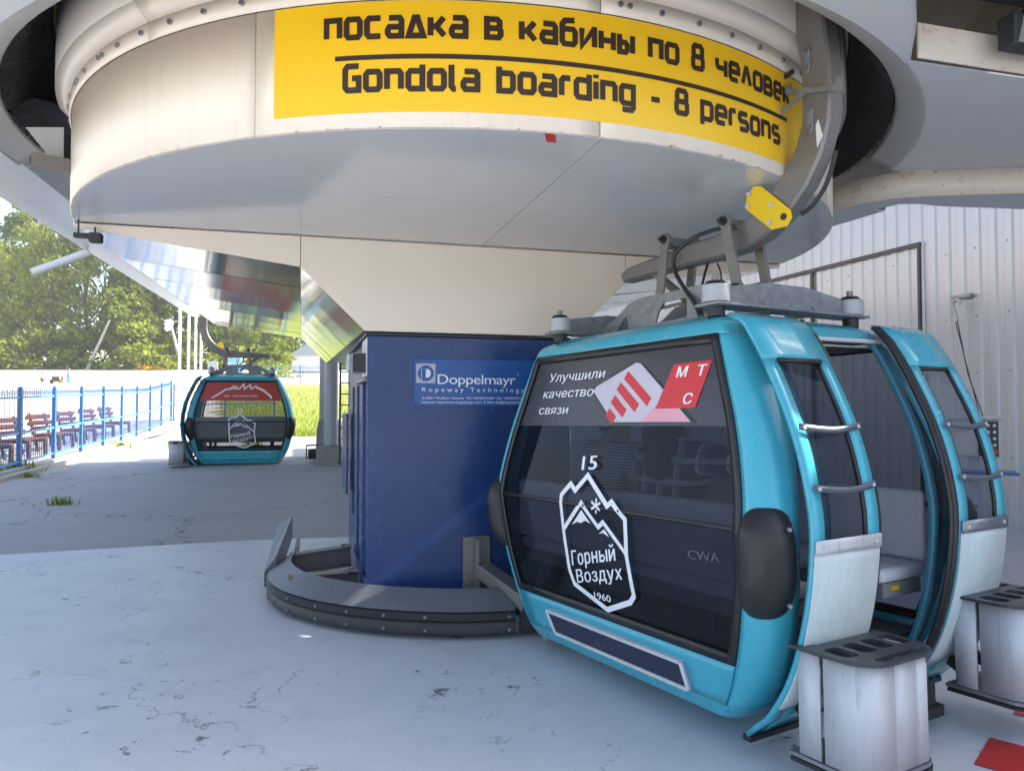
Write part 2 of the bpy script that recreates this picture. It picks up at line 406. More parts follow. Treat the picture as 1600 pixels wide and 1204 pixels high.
    def build(s, name, m, parent=None, smooth=False, bevel=0, solid=0, off=1, kind=None, seg=2, recalc=True, angle=35):
        me = bpy.data.meshes.new(name)
        vs = s.v
        if parent is not None and parent.get('world_parts'):
            inv = parent['world_parts']; o0 = Vector(inv); vs = [v - o0 for v in vs]
        me.from_pydata([tuple(v) for v in vs], [], s.f); me.validate()
        if recalc:
            bm = bmesh.new(); bm.from_mesh(me); bmesh.ops.recalc_face_normals(bm, faces=bm.faces); bm.to_mesh(me); bm.free()
        if smooth:
            me.polygons.foreach_set('use_smooth', [True] * len(me.polygons))
            me.set_sharp_from_angle(angle=R(angle))
        me.materials.append(M[m])
        o = bpy.data.objects.new(name, me); COL.objects.link(o)
        if parent is not None: o.parent = parent
        if solid:
            q = o.modifiers.new('solid', 'SOLIDIFY'); q.thickness = solid; q.offset = off
        if bevel:
            q = o.modifiers.new('bevel', 'BEVEL'); q.width = bevel; q.segments = seg; q.limit_method = 'ANGLE'; q.angle_limit = R(40)
            q.harden_normals = False
        if kind: o['kind'] = kind
        return o

def tag(o, label, cat, group=None):
    o['label'] = label; o['category'] = cat
    if group: o['group'] = group
    return o
def thing(name, label, cat, loc=(0, 0, 0), rot=(0, 0, 0), group=None, world=False):
    o = bpy.data.objects.new(name, None); COL.objects.link(o); o.location = loc; o.rotation_euler = rot
    o.empty_display_size = .2
    if world: o['world_parts'] = tuple(loc)
    return tag(o, label, cat, group)
def structure(o): o['kind'] = 'structure'; return o
def copy_tree(o, parent=None, skip=()):
    c = o.copy(); COL.objects.link(c); c.parent = parent
    for ch in list(o.children):
        if ch.name.split('.')[0] in skip: continue
        copy_tree(ch, c, skip)
    return c
def lerp(a, b, t): return a + (b - a) * t
def table(tab, z):
    """smooth look-up (monotone cubic-ish) in a list of (z, value)"""
    if z <= tab[0][0]: return tab[0][1]
    for i in range(len(tab) - 1):
        z0, a = tab[i]; z1, b = tab[i + 1]
        if z <= z1:
            t = (z - z0) / (z1 - z0)
            sl = lambda j: 0 if j <= 0 or j >= len(tab) - 1 else (tab[j + 1][1] - tab[j - 1][1]) / (tab[j + 1][0] - tab[j - 1][0])
            s0 = sl(i) if i > 0 else (b - a) / (z1 - z0); s1 = sl(i + 1) if i + 1 < len(tab) - 1 else (b - a) / (z1 - z0)
            h = z1 - z0; t2 = t * t; t3 = t2 * t
            return (2 * t3 - 3 * t2 + 1) * a + (t3 - 2 * t2 + t) * h * s0 + (-2 * t3 + 3 * t2) * b + (t3 - t2) * h * s1
    return tab[-1][1]
def linspace(a, b, n): return [a + (b - a) * i / (n - 1) for i in range(n)]

_txt = {}
def text_shapes(body, bold=0.0, spacing=1.0, res=3):
    key = (body, bold, spacing)
    if key in _txt: return _txt[key]
    cu = bpy.data.curves.new('lettering', 'FONT'); cu.body = body; cu.offset = bold; cu.space_character = spacing; cu.resolution_u = res
    ob = bpy.data.objects.new('lettering', cu); COL.objects.link(ob)
    dg = bpy.context.evaluated_depsgraph_get(); dg.update()
    me = bpy.data.meshes.new_from_object(ob.evaluated_get(dg))
    vs = [(v.co.x, v.co.y) for v in me.vertices]; fs = [list(p.vertices) for p in me.polygons]
    bpy.data.objects.remove(ob); bpy.data.curves.remove(cu); bpy.data.meshes.remove(me)
    x0 = min(a for a, b in vs); x1 = max(a for a, b in vs)
    _txt[key] = (vs, fs, x0, x1)
    return _txt[key]
def put_text(mb, body, width, height, fn, bold=0.0, spacing=1.0, shear=0.0, cap=0.73, lift=0):
    """lay text with its baseline start at (0,0); width and cap height given; fn maps (a, c) to 3-D"""
    vs, fs, x0, x1 = text_shapes(body, 0.0, spacing)
    ky = height / cap; b = bold * 1.3 * ky; kx = (width - b) / (x1 - x0)
    p0, p1, p2 = Vector(fn(0, 0)), Vector(fn(width, 0)), Vector(fn(0, height))
    nv = (p1 - p0).cross(p2 - p0).normalized()
    if nv.dot(Vector((0, 0, 1.55)) - p0) < 0 and lift == 0: nv = -nv
    if lift: nv = Vector((0, lift, 0))
    n_ = 3 if bold else 1
    for k in range(n_):
        dx = b * k / 2 if n_ > 1 else 0
        mb.add([Vector(fn((a - x0) * kx + shear * c * ky + dx, c * ky)) + nv * .0004 * k for a, c in vs], fs)
def stroke(mb, pts, wd, fn, closed=False, maxmiter=2.0):
    """flat ribbon with mitred corners along a 2-D polyline"""
    n = len(pts); P = [Vector(p).to_2d() for p in pts]; L = []; Rr = []
    for i in range(n):
        if closed: a, b = P[i - 1], P[(i + 1) % n]
        else: a, b = P[max(i - 1, 0)], P[min(i + 1, n - 1)]
        d1 = (P[i] - a); d2 = (b - P[i])
        if d1.length < 1e-9: d1 = d2
        if d2.length < 1e-9: d2 = d1
        d1 = d1.normalized(); d2 = d2.normalized()
        n1 = Vector((-d1.y, d1.x)); n2 = Vector((-d2.y, d2.x)); mm = n1 + n2
        if mm.length < 1e-6: mm = n1
        mm.normalize(); k = min(maxmiter, 1 / max(.3, mm.dot(n1)))
        L.append(P[i] + mm * wd / 2 * k); Rr.append(P[i] - mm * wd / 2 * k)
    vs = [fn(p.x, p.y) for p in L] + [fn(p.x, p.y) for p in Rr]
    fs = [[i, (i + 1) % n, n + (i + 1) % n, n + i] for i in range(n if closed else n - 1)]
    mb.add(vs, fs)

# ------------------------------------------------------------------ station frame of reference
UX, UY = -0.271, 0.963                       # away along the station axis
VX, VY = 0.963, 0.271                        # across, to the right
P0 = Vector((-1.453, 5.119, 0)); U3 = Vector((UX, UY, 0.03)); U2 = Vector((UX, UY, 0)); V3 = Vector((VX, VY, 0)); Z3 = Vector((0, 0, 1))
def S(l, t, z): return P0 + V3 * l + U2 * t + Vector((0, 0, z + (0.03 * t if t > 0 else 0)))
DC = Vector((-0.373, 5.768, 0)); DR = 2.629
def D(phi, r, z): return DC + Vector((math.cos(R(phi)) * r, math.sin(R(phi)) * r, z))
def ground_z(x, y):
    return 0.0 if y < 9 else (0.03 * (y - 9) if y < 27 else 0.54 + 0.08 * (y - 27))

#SECTION_SETTING
# ------------------------------------------------------------------ the ground
def sheet(name, m, xs, ys, dz, inside=None, kind='structure', bumpy=0):
    mb = MB(); idx = {}
    for i in range(len(xs) - 1):
        for j in range(len(ys) - 1):
            cx, cy = (xs[i] + xs[i + 1]) / 2, (ys[j] + ys[j + 1]) / 2
            if inside and not inside(cx, cy): continue
            q = []
            for a, b in ((i, j), (i + 1, j), (i + 1, j + 1), (i, j + 1)):
                if (a, b) not in idx:
                    idx[a, b] = len(mb.v); x, y = xs[a], ys[b]
                    mb.v.append(Vector((x, y, ground_z(x, y) + dz + (bumpy * (math.sin(x * .9 + y * .3) + math.sin(y * .7 - x * .4)) if bumpy else 0))))
                q.append(idx[a, b])
            mb.f.append(q)
    o = mb.build(name, m, smooth=True, recalc=False); o['kind'] = kind
    return o
ys_far = [-60, -30, -12, 0, 3, 6, 9, 12, 15, 18, 21, 24, 27, 30, 35, 40, 48, 56, 65, 77, 90, 105, 120, 140, 170, 210, 300, 500, 900]
xs_far = [-900, -400, -220, -150, -110, -90, -75, -60, -50, -40, -32, -25, -20, -16, -12, -8, -4, 0, 4, 8, 14, 22, 40, 80, 160, 400, 900]
sheet('ground', 'g_sand', xs_far, ys_far, 0.0)
# grey concrete apron round the station, up to the kerb and the grass
KA, KB = Vector((-9.9, 14.0)), Vector((-11.15, 20.0))            # kerb line
def kerb_x(y): return KA.x + (KB.x - KA.x) * (y - KA.y) / (KB.y - KA.y)
mb = MB()
rows = [2.0, 5, 9, 12, 15, 18, 21, 24, 26.5]
for i in range(len(rows) - 1):
    y0, y1 = rows[i], rows[i + 1]
    q = []
    for y, x in ((y0, kerb_x(y0)), (y0, 12), (y1, 12), (y1, kerb_x(y1))):
        q.append(Vector((x, y, ground_z(x, y) + .012)))
    mb.add(q, [(0, 1, 2, 3)])
mb.add([Vector((x, y, .012)) for x, y in ((-14, -30), (12, -30), (12, 2), (kerb_x(2), 2))], [(0, 1, 2, 3)])
structure(mb.build('concrete_apron', 'g_concrete', recalc=False))
# painted pale blue boarding floor
mb = MB()
def pv(x, y): return Vector((x, y, .018))
e0 = Vector((-5.37, 7.86)); ed = Vector((0.94, 0.345)).normalized()
bound = [e0 + ed * s for s in (-4.0, 0, 2.55, 5.0, 9.5)]
vs = [pv(p.x + .03 * math.sin(i * 2.1), p.y if p.y < 8.95 else 8.95 + (p.y - 8.95) * .35) for i, p in enumerate(bound)]
vs2 = [pv(-9.1, -30), pv(-5.4, -30), pv(-3, -30), pv(-1, -30), pv(8.9, -30)]
mb.add(vs + vs2, [[i, 5 + i, 6 + i, i + 1] for i in range(4)])
structure(mb.build('boarding_floor', 'g_paint', recalc=False))
# red and white squares painted on the floor by the doors
mb = MB(); ax = Vector((0.73, 0.86)).normalized()
def floor_quad(*p): mb.add([Vector((x, y, .0225)) for x, y in p], [list(range(len(p)))])
floor_quad((2.505, 3.79), (2.66, 3.97), (2.86, 3.79), (2.70, 3.61))
floor_quad((1.985, 3.265), (2.22, 3.525), (2.44, 3.31), (2.21, 3.06))
floor_quad((2.88, 4.32), (3.05, 4.52), (3.24, 4.34), (3.07, 4.14))
floor_quad((1.45, 2.66), (1.69, 2.93), (1.91, 2.72), (1.68, 2.46))
structure(mb.build('floor_marking', 'tape_red', recalc=False))
# grass slope beyond the far gondola
def in_grass(x, y): return y > 26.5 and x > -0.405 * y + .6 and y < 64 and x < 40
gx = [-26 + i * .8 for i in range(86)]; gy_ = [26.5 + i * 1.25 for i in range(32)]
go = sheet('grass_slope', 'g_grass', gx, gy_, .02, in_grass)
mb = MB()
for i in range(12):
    q4 = []
    for k, (n0, n1) in ((0, (.06, -3.0)), (1, (-3.0, .06))):
        p = KA + (KB - KA).normalized() * (-5 + (i + k) * 2)
        for n_ in (n0, n1):
            e = p + Vector(((KB - KA).normalized().y, -(KB - KA).normalized().x)) * n_; q4.append(Vector((e.x, e.y, ground_z(e.x, e.y) + .07)))
    mb.add(q4, [(0, 1, 2, 3)])
structure(mb.build('gravel_strip', 'g_concrete', recalc=False))
# kerb: two low concrete strips with joints
kr = thing('kerb', 'low pale concrete kerb in front of the blue fence', 'kerb', (KA.x, KA.y, 0), world=True)
kd = (KB - KA).normalized(); kn = Vector((kd.y, -kd.x))
for off, hh in ((.34, .10), (.10, .14)):
    for i in range(14):
        a = KA + kd * (-4 + i * 1.02) + kn * off; b = a + kd * 1.0
        za, zb = ground_z(a.x, a.y), ground_z(b.x, b.y)
        MB().beam((a.x, a.y, za + hh / 2 - .04), (b.x, b.y, zb + hh / 2 - .04), .13, hh + .08).build('kerb_stone', 'kerb', kr, bevel=.012)

# grass blades and weeds
def blades(spots, h, spread, rng):
    mb = MB()
    for x, y, z in spots:
        a = rng.uniform(0, 6.28); l = h * rng.uniform(.5, 1.2); lean = rng.uniform(.1, spread)
        wv = Vector((math.cos(a), math.sin(a), 0)) * l * .07; top = Vector((x, y, z + l)) + Vector((math.sin(a), -math.cos(a), 0)) * lean * l
        mid = Vector((x, y, z)).lerp(top, .55) + Vector((0, 0, l * .1))
        mb.add([Vector((x, y, z - .01)) - wv, Vector((x, y, z - .01)) + wv, mid + wv * .7, mid - wv * .7, top], [(0, 1, 2, 3), (3, 2, 4)])
    return mb
rg = random.Random(3); sp = []
while len(sp) < 16000:
    y = 26.5 + 30 * rg.random() ** 1.6; x = rg.uniform(-.41 * y, 1)
    if in_grass(x, y): sp.append((x, y, ground_z(x, y) + .02))
o = blades(sp, .17, .8, rg).build('grass', 'grass_blade', recalc=False); o['kind'] = 'stuff'
tuft_at = [(-10.3, 15.6, .34, 60, 'leafy weed tuft at the foot of the nearest fence post'),
           (-9.45, 14.75, .16, 40, 'small weed growing out of the kerb beside the big tuft'),
           (-6.85, 11.4, .17, 50, 'weed sprouting from the crack in the grey concrete'),
           (-11.2, 21.4, .30, 40, 'yellow green weed clump against the fence behind the kerb end'),
           (-9.6, 21.6, .28, 46, 'weed clump on the sunlit concrete left of the far gondola'),
           (-7.6, 22.0, .30, 50, 'weed clump half hidden by the ski rack of the far gondola'),
           (-5.3, 22.6, .34, 50, 'yellow weed clump in front of the grey column'),
           (-9.2, 13.0, .12, 40, 'low weed on the shaded concrete near the kerb')]
for x, y, h, n_, lb in tuft_at:
    q = random.Random(int(x * 100)); z = ground_z(x, y) + .012
    pts = [(q.gauss(0, h * .55), q.gauss(0, h * .45), 0) for _ in range(n_ * 2)]
    o = blades(pts, h * .72, 1.0, q).build('weed', 'grass_blade', recalc=False); o.location = (x, y, z); tag(o, lb, 'weed', 'weeds on the concrete')

# ------------------------------------------------------------------ trees
def make_tree(seed, h, wd, m, bush=False):
    q = random.Random(seed)
    root = thing('tree', 'x', 'tree')
    tr = MB()
    if not bush:
        pts = [Vector((q.gauss(0, .03) * h * (i > 0) * .5, q.gauss(0, .03) * h * (i > 0) * .5, h * .88 * i / 6)) for i in range(7)]
        tr.tube(pts, [h * .018 * (1 - i / 7.5) + .03 for i in range(7)], 8)
    crown = MB(); nb = int(22 if not bush else 8)
    for b in range(nb):
        t = q.random() if bush else .10 + .88 * ((b + q.random()) / nb)
        env = (1 - abs((t - .5) / .62) ** 2.2) if not bush else 1 - t * .6
        rr = wd * max(.25, env); a = q.uniform(0, 6.28); rad = rr * (.35 + .55 * q.random())
        c = Vector((math.cos(a) * rad, math.sin(a) * rad, h * t))
        br = wd * q.uniform(.30, .52) * (.6 + .5 * env)
        if not bush:
            p0 = pts[min(6, int(t * 5.2))]; tr.tube([p0, p0.lerp(c, .6) + Vector((0, 0, -.2)), c], [.12 * h / 20, .07 * h / 20, .02], 5)
        for k in range(150 if not bush else 120):
            dv = Vector((q.gauss(0, 1), q.gauss(0, 1), q.gauss(0, .8))).normalized() * br * (q.random() ** .38)
            dv.z *= .75; p = c + dv; s_ = q.uniform(.22, .50) * (h / 22 if not bush else .55)
            n1 = Vector((q.gauss(0, 1), q.gauss(0, 1), q.gauss(.5, 1))).normalized(); x = n1.orthogonal().normalized(); y = n1.cross(x)
            x *= s_; y *= s_ * q.uniform(.5, .9)
            crown.add([p - x, p - y * .6 + x * .2, p + x, p + y], [(0, 1, 2, 3)])
    if not bush: tr.build('trunk', 'bark', root, smooth=True)
    crown.build('crown', m, root, recalc=False)
    return root
protos = [make_tree(11, 24, 5.6, 'leaf'), make_tree(12, 27, 5.0, 'leaf'), make_tree(13, 21, 6.2, 'leaf_light'), make_tree(14, 25, 4.4, 'leaf'), make_tree(15, 18, 5.0, 'leaf_light')]
q = random.Random(5); first = set()
tree_words = ['broad deep green tree', 'tall narrow dark green tree', 'wide yellow green tree', 'slim dark tree', 'low light green tree']
spots = []
x = -98.0
while x < 6:
    spots.append((x + q.uniform(-1, 1), 116 + q.uniform(-3, 4), 0)); x += 5.4
x = -108.0
while x < 14:
    spots.append((x + q.uniform(-1.5, 1.5), 130 + q.uniform(-3, 5), 1)); x += 6.2
for i, (x, y, row) in enumerate(spots):
    k = [0, 1, 2, 3, 4, 2, 0, 3][q.randrange(8)]
    if k in first: o = copy_tree(protos[k])
    else: o = protos[k]; first.add(k)
    s_ = q.uniform(.85, 1.12) * (1.12 if row else 1.0)
    if x > -42: s_ *= .62 if not row else .6
    o.location = (x, y, ground_z(x, y) - .2); o.rotation_euler = (0, 0, q.uniform(0, 6.28)); o.scale = (s_, s_, s_ * q.uniform(.92, 1.1))
    o['label'] = '%s in the %s of the forest above the pale field' % (tree_words[k], 'front row' if row == 0 else 'back row')
    o['group'] = '%s, %s' % (tree_words[k] + 's', 'front row' if row == 0 else 'back row')
def ordinal(n): return ['first', 'second', 'third', 'fourth', 'fifth', 'sixth', 'seventh', 'eighth', 'ninth', 'tenth', 'eleventh', 'twelfth', 'thirteenth', 'fourteenth', 'fifteenth', 'sixteenth', 'seventeenth', 'eighteenth', 'nineteenth', 'twentieth', 'twenty-first', 'twenty-second', 'twenty-third', 'twenty-fourth'][n]
def rank_labels(base, fmt):
    by = {}
    for o_ in COL.objects:
        if o_.name.split('.')[0] == base and o_.parent is None and 'group' in o_: by.setdefault(o_['group'], []).append(o_)
    for gname, os_ in by.items():
        for i_, o_ in enumerate(sorted(os_, key=lambda e: e.location.x / e.location.y)): o_['label'] = fmt(o_, gname, ordinal(i_))
rank_labels('tree', lambda o_, gname, n_: '%s, %s such from the left, %s of the forest' % (o_['label'].split(' in the')[0], n_, gname.split(', ')[1]))
for k, p in enumerate(protos):
    if k not in first:
        p.location = (-60 + k * 9, 140, ground_z(0, 140)); p['label'] = '%s in the back row of the forest above the pale field' % tree_words[k]
bp_ = [make_tree(31, 3.6, 2.4, 'leaf', True), make_tree(32, 2.8, 2.6, 'leaf_light', True)]
x = -96.0; i = 0
while x < 0:
    k = i % 2; o = bp_[k] if i < 2 else copy_tree(bp_[k]); y = 110 + q.uniform(-2, 2)
    o.name = 'bush'; o.location = (x, y, ground_z(x, y) - .2); s_ = q.uniform(1.3, 2.2); o.scale = (s_, s_, s_); o.rotation_euler = (0, 0, q.uniform(0, 6))
    o['label'] = ['dark green bush', 'light green bush'][k] + ' under the trees along the top of the pale field'; o['category'] = 'bush'; o['group'] = ['dark', 'light'][k] + ' bushes at the forest edge'
    x += 4.2; i += 1
rank_labels('bush', lambda o_, gname, n_: '%s, %s of its kind from the left, under the forest edge' % (o_['label'].split(' under')[0], n_))
o = copy_tree(bp_[1]); o.name = 'bush'; o.location = (-24.0, 78, ground_z(0, 78)); o.scale = (.95, .95, .8)
tag(o, 'bright yellow green bush behind the hanger of the far gondola', 'bush'); del o['group']
o = copy_tree(bp_[0]); o.name = 'bush'; o.location = (-27.5, 86, ground_z(0, 86)); o.scale = (1.2, 1.2, 1.1)
tag(o, 'dark bush beside the bright yellow green bush', 'bush'); del o['group']
# leaning pale dead trunk in front of the forest
for x0, x1, lb in ((-61.5, -58.2, 'pale leaning pole in front of the forest'), (-47.8, -49.5, 'thin leaning dead trunk right of the pale leaning pole')):
    mb = MB(); mb.tube([(x0, 108, ground_z(0, 108) - .3), ((x0 + x1) / 2 + .1, 108, ground_z(0, 108) + 3.6), (x1, 108, ground_z(0, 108) + 7.2)], [.26, .22, .15], 8)
    tag(mb.build('leaning_trunk', 'kerb', smooth=True), lb, 'tree trunk')

# ------------------------------------------------------------------ things on the pale field
def person(name, label, loc, rz, h, pose, parts, group=None):
    """one skinned body over a joint list, clothes and hair as children"""
    root = thing(name, label, 'person', loc, (0, 0, rz), group)
    def skin_body(nm, verts, edges, radii, m, rootv=0, sub=1):
        me = bpy.data.meshes.new(nm); me.from_pydata([tuple(Vector(v) * h) for v in verts], edges, [])
        o = bpy.data.objects.new(nm, me); COL.objects.link(o); o.parent = root
        o.modifiers.new('skin', 'SKIN').use_smooth_shade = True
        for i, r_ in enumerate(radii):
            rr = r_ if isinstance(r_, tuple) else (r_, r_)
            me.skin_vertices[0].data[i].radius = (rr[0] * h, rr[1] * h)
        me.skin_vertices[0].data[rootv].use_root = True
        s_ = o.modifiers.new('sub', 'SUBSURF'); s_.levels = sub; s_.render_levels = sub
        me.materials.append(M[m]); return o
    J = pose
    names = list(J); ix = {k: i for i, k in enumerate(names)}
    E_ = [('pelvis', 'waist'), ('waist', 'chest'), ('chest', 'neck'), ('neck', 'chin'), ('chin', 'crown')]
    for s_ in 'lr':
        E_ += [('chest', 'sh' + s_), ('sh' + s_, 'el' + s_), ('el' + s_, 'wr' + s_), ('wr' + s_, 'ha' + s_), ('pelvis', 'hi' + s_), ('hi' + s_, 'kn' + s_), ('kn' + s_, 'an' + s_), ('an' + s_, 'to' + s_)]
    rad = dict(pelvis=.075, waist=.066, chest=(.085, .07), neck=.034, chin=.05, crown=.056)
    for s_ in 'lr':
        rad.update({'sh' + s_: .042, 'el' + s_: .030, 'wr' + s_: .020, 'ha' + s_: .022, 'hi' + s_: .062, 'kn' + s_: .043, 'an' + s_: .028, 'to' + s_: .024})
    skin_body('body', [J[k] for k in names], [(ix[a], ix[b]) for a, b in E_], [rad[k] for k in names], 'skin', ix['pelvis'], 2)
    for nm, m, keys, edges, rr in parts:
        skin_body(nm, [J[k] if isinstance(k, str) else k for k in keys], edges, rr, m, 0, 2)
    return root
STAND = dict(pelvis=(0, 0, .52), waist=(0, 0, .62), chest=(0, 0, .74), neck=(0, 0, .85), chin=(0, .012, .895), crown=(0, 0, .955),
             shl=(-.105, 0, .80), ell=(-.13, .01, .63), wrl=(-.12, .05, .49), hal=(-.115, .065, .44), shr=(.105, 0, .80), elr=(.13, .01, .63), wrr=(.12, .05, .49), har=(.115, .065, .44),
             hil=(-.05, 0, .49), knl=(-.055, .01, .28), anl=(-.055, -.005, .05), tol=(-.06, .07, .022), hir=(.05, 0, .49), knr=(.055, .01, .28), anr=(.055, -.005, .05), tor=(.06, .07, .022))
SHIRT = (['pelvis', 'waist', 'chest', (0, 0, .82), 'shl', (-.12, .005, .70), 'shr', (.12, .005, .70)], [(0, 1), (1, 2), (2, 3), (2, 4), (4, 5), (2, 6), (6, 7)], [.082, .076, (.095, .08), .045, .05, .042, .05, .042])
LEGS = (['pelvis', 'hil', 'knl', 'hir', 'knr'], [(0, 1), (1, 2), (0, 3), (3, 4)], [.084, .07, .052, .07, .052])
HAIR = ([(0, -.012, .955), (0, -.025, .90), (0, -.03, .85)], [(0, 1), (1, 2)], [.060, .05, .035])
def far_person(label, x, y, rz, h, kind):
    p = [('hair', 'hair', *HAIR)]
    if kind == 'dress': p.append(('dress', 'cloth_blue', [(0, 0, .80), 'chest', 'waist', 'pelvis', (0, 0, .35), (0, 0, .17)], [(0, 1), (1, 2), (2, 3), (3, 4), (4, 5)], [.06, .10, .088, .11, .125, .15]))
    else: p += [('shirt', 'cloth_white', *SHIRT), ('trousers', 'brown' if kind == 'kid' else 'denim', *LEGS)]
    person('person', label, (x, y, ground_z(x, y) - .01), rz, h, STAND, p)
far_person('person in a white top walking alone on the pale field', -38.6, 61.5, 1.2, 1.30, 'kid')
far_person('person in a long light blue dress standing on the pale field', -36.9, 62.3, -1.0, 1.52, 'dress')
far_person('small child in white close beside the blue dress', -37.45, 62.0, -1.0, .98, 'kid')
mb = MB(); mb.box((0, 0, .25), (1.0, .45, .22)); mb.box((0, .18, .48), (1.0, .08, .3)); mb.box((-.4, 0, .07), (.1, .4, .14)); mb.box((.4, 0, .07), (.1, .4, .14))
o = mb.build('crate', 'brown', bevel=.02); o.location = (-40.5, 66.5, ground_z(0, 66.5)); tag(o, 'low brown wooden seat between the people on the pale field', 'seat')
mb = MB(); mb.grid(lambda a, c: (math.cos(a) * c * 3.4, math.sin(a) * c * 2.4, .75 * (1 - c * c) + .02), linspace(0, 2 * math.pi, 25), linspace(0.02, 1, 6))
o = mb.build('tarpaulin', 'yellow_tarp', smooth=True); o.location = (-51.5, 108.0, ground_z(0, 108) + .0); tag(o, 'yellow tarpaulin heap at the top of the pale field', 'tarpaulin')
# flagpoles
for i, (px, Y) in enumerate(((279.5, 27.0), (293.5, 29.0), (304.5, 31.0), (313, 33.0))):
    X = (px - 800) / 1170 * Y; mb = MB(); zg = ground_z(X, Y)
    mb.tube([(0, 0, 0), (0, 0, 4.5), (0, 0, 9)], [.055, .048, .03], 10)
    mb.box((0, 0, .03), (.3, .3, .06)); mb.cyl((0, 0, 9), (0, 0, 9.12), .05, 8)
    o = mb.build('flagpole', 'white_paint', smooth=True); o.location = (X, Y, zg)
    tag(o, ['leftmost white flagpole', 'second white flagpole from the left', 'third white flagpole from the left', 'white flagpole nearest the far hanger'][i] + ' behind the far gondola', 'flagpole', 'white flagpoles')
# small white sign board and pale house and far fence
sg = thing('notice_board', 'small pale notice board left of the far hanger', 'notice board', (-17.6, 44, ground_z(0, 44)), world=True)
b0 = Vector((-17.6, 44, ground_z(0, 44)))
MB().box(b0 + Vector((0, 0, 2.1)), (.6, .05, .55)).build('board', 'col_grey', sg, bevel=.01)
MB().cyl(b0, b0 + Vector((0, 0.05, 2.2)), .03, 8).build('post', 'col_grey', sg)
hz = ground_z(0, 96)
hs = thing('house', 'small pale house with grey roof behind the far blue fence', 'house', (-25.5, 96, hz), world=True)
b0 = Vector((-25.5, 96, hz))
MB().box(b0 + Vector((0, 0, 1.0)), (4.4, 4, 2.0)).build('wall', 'house_wall', hs)
mb = MB(); mb.prism([(-2.6, 2.0), (2.6, 2.0), (0, 3.7)], (1, 0, 0), (0, 0, 1), (0, 1, 0), b0 + Vector((0, -2.2, 0)), 4.4); mb.build('roof', 'house_roof', hs)
f = MB().box(b0 + Vector((.2, -2.03, 1.1)), (1.1, .06, .9)).build('window', 'white_paint', hs)
MB().box(b0 + Vector((.2, -2.07, 1.1)), (.9, .03, .7)).build('pane', 'solar', f)
# blue banner beyond the hanger
mb = MB(); mb.grid(lambda a, c: (a, .15 * math.sin(c * 2.2), .1 + c), linspace(-.45, .45, 4), linspace(0, 1.9, 8))
o = mb.build('banner', 'pale_blue', smooth=True, solid=.02); o.location = (-17.9, 48.5, ground_z(0, 48.5) + .5)
tag(o, 'light blue feather banner seen under the far hanger', 'banner')
mb = MB(); mb.cyl((0, 0, 0), (0, 0, 2.6), .03, 8); o = mb.build('banner_pole', 'col_grey'); o.location = (-18.4, 48.52, ground_z(0, 48.5)); tag(o, 'thin pole carrying the light blue banner', 'pole')

def fence_run(label, a, b, n, h, zoff, post_w, picks, decor=True):
    a = Vector(a); b = Vector(b)
    z = lambda p: ground_z(p.x, p.y) + zoff
    ft = thing('metal_fence', label, 'fence', (a.x, a.y, z(a)), world=True)
    dv = (b - a) / n; t = dv.normalized()
    P = [a + dv * i for i in range(n + 1)]
    for p in P:
        zz = z(p); mb = MB(); mb.beam((p.x, p.y, zz - .05), (p.x, p.y, zz + h + .03), post_w, post_w, (t.x, t.y, 0))
        po = mb.build('post', 'fence_blue', ft, bevel=.006)
        MB().beam((p.x, p.y, zz + h + .031), (p.x, p.y, zz + h + .05), post_w + .02, post_w + .02, (t.x, t.y, 0)).build('cap', 'fence_rail', po)
    for i in range(n):
        p, q_ = P[i] + t * post_w * .5, P[i + 1] - t * post_w * .5
        for hh, sz in ((h - .19, .045), (h * .43, .05), (.10, .035)):
            MB().beam((p.x, p.y, z(p) + hh), (q_.x, q_.y, z(q_) + hh), .03, sz).build('rail', 'fence_rail', ft)
        mb = MB(); nn = picks
        for k in range(1, nn):
            r_ = p.lerp(q_, k / nn); mb.beam((r_.x, r_.y, z(r_) + .06), (r_.x, r_.y, z(r_) + h - .01), .011, .011, (t.x, t.y, 0))
            if decor and k < nn - 1:
                s_ = p.lerp(q_, (k + 1) / nn); mb.beam((r_.x, r_.y, z(r_) + h - .04), (s_.x, s_.y, z(s_) + h - .16), .008, .008, (t.x, t.y, 0)); mb.beam((r_.x, r_.y, z(r_) + h - .16), (s_.x, s_.y, z(s_) + h - .04), .008, .008, (t.x, t.y, 0))
        mb.beam((p.x, p.y, z(p) + h - .02), (q_.x, q_.y, z(q_) + h - .02), .012, .012)
        mb.build('pickets', 'fence_blue', ft, kind='stuff')
    return ft
fence_run('long blue metal fence with pickets beside the benches', (-9.60, 13.4), (-14.42, 31.7), 9, 1.62, .14, .072, 16)
fence_run('short blue fence crossing behind the end of the long fence', (-14.40, 31.9), (-10.6, 33.4), 2, 1.55, .05, .07, 12, False)
fence_run('far blue fence at the top of the green slope', (-24.5, 64.5), (-12.0, 64.5), 6, 1.7, -.05, .08, 16, False)

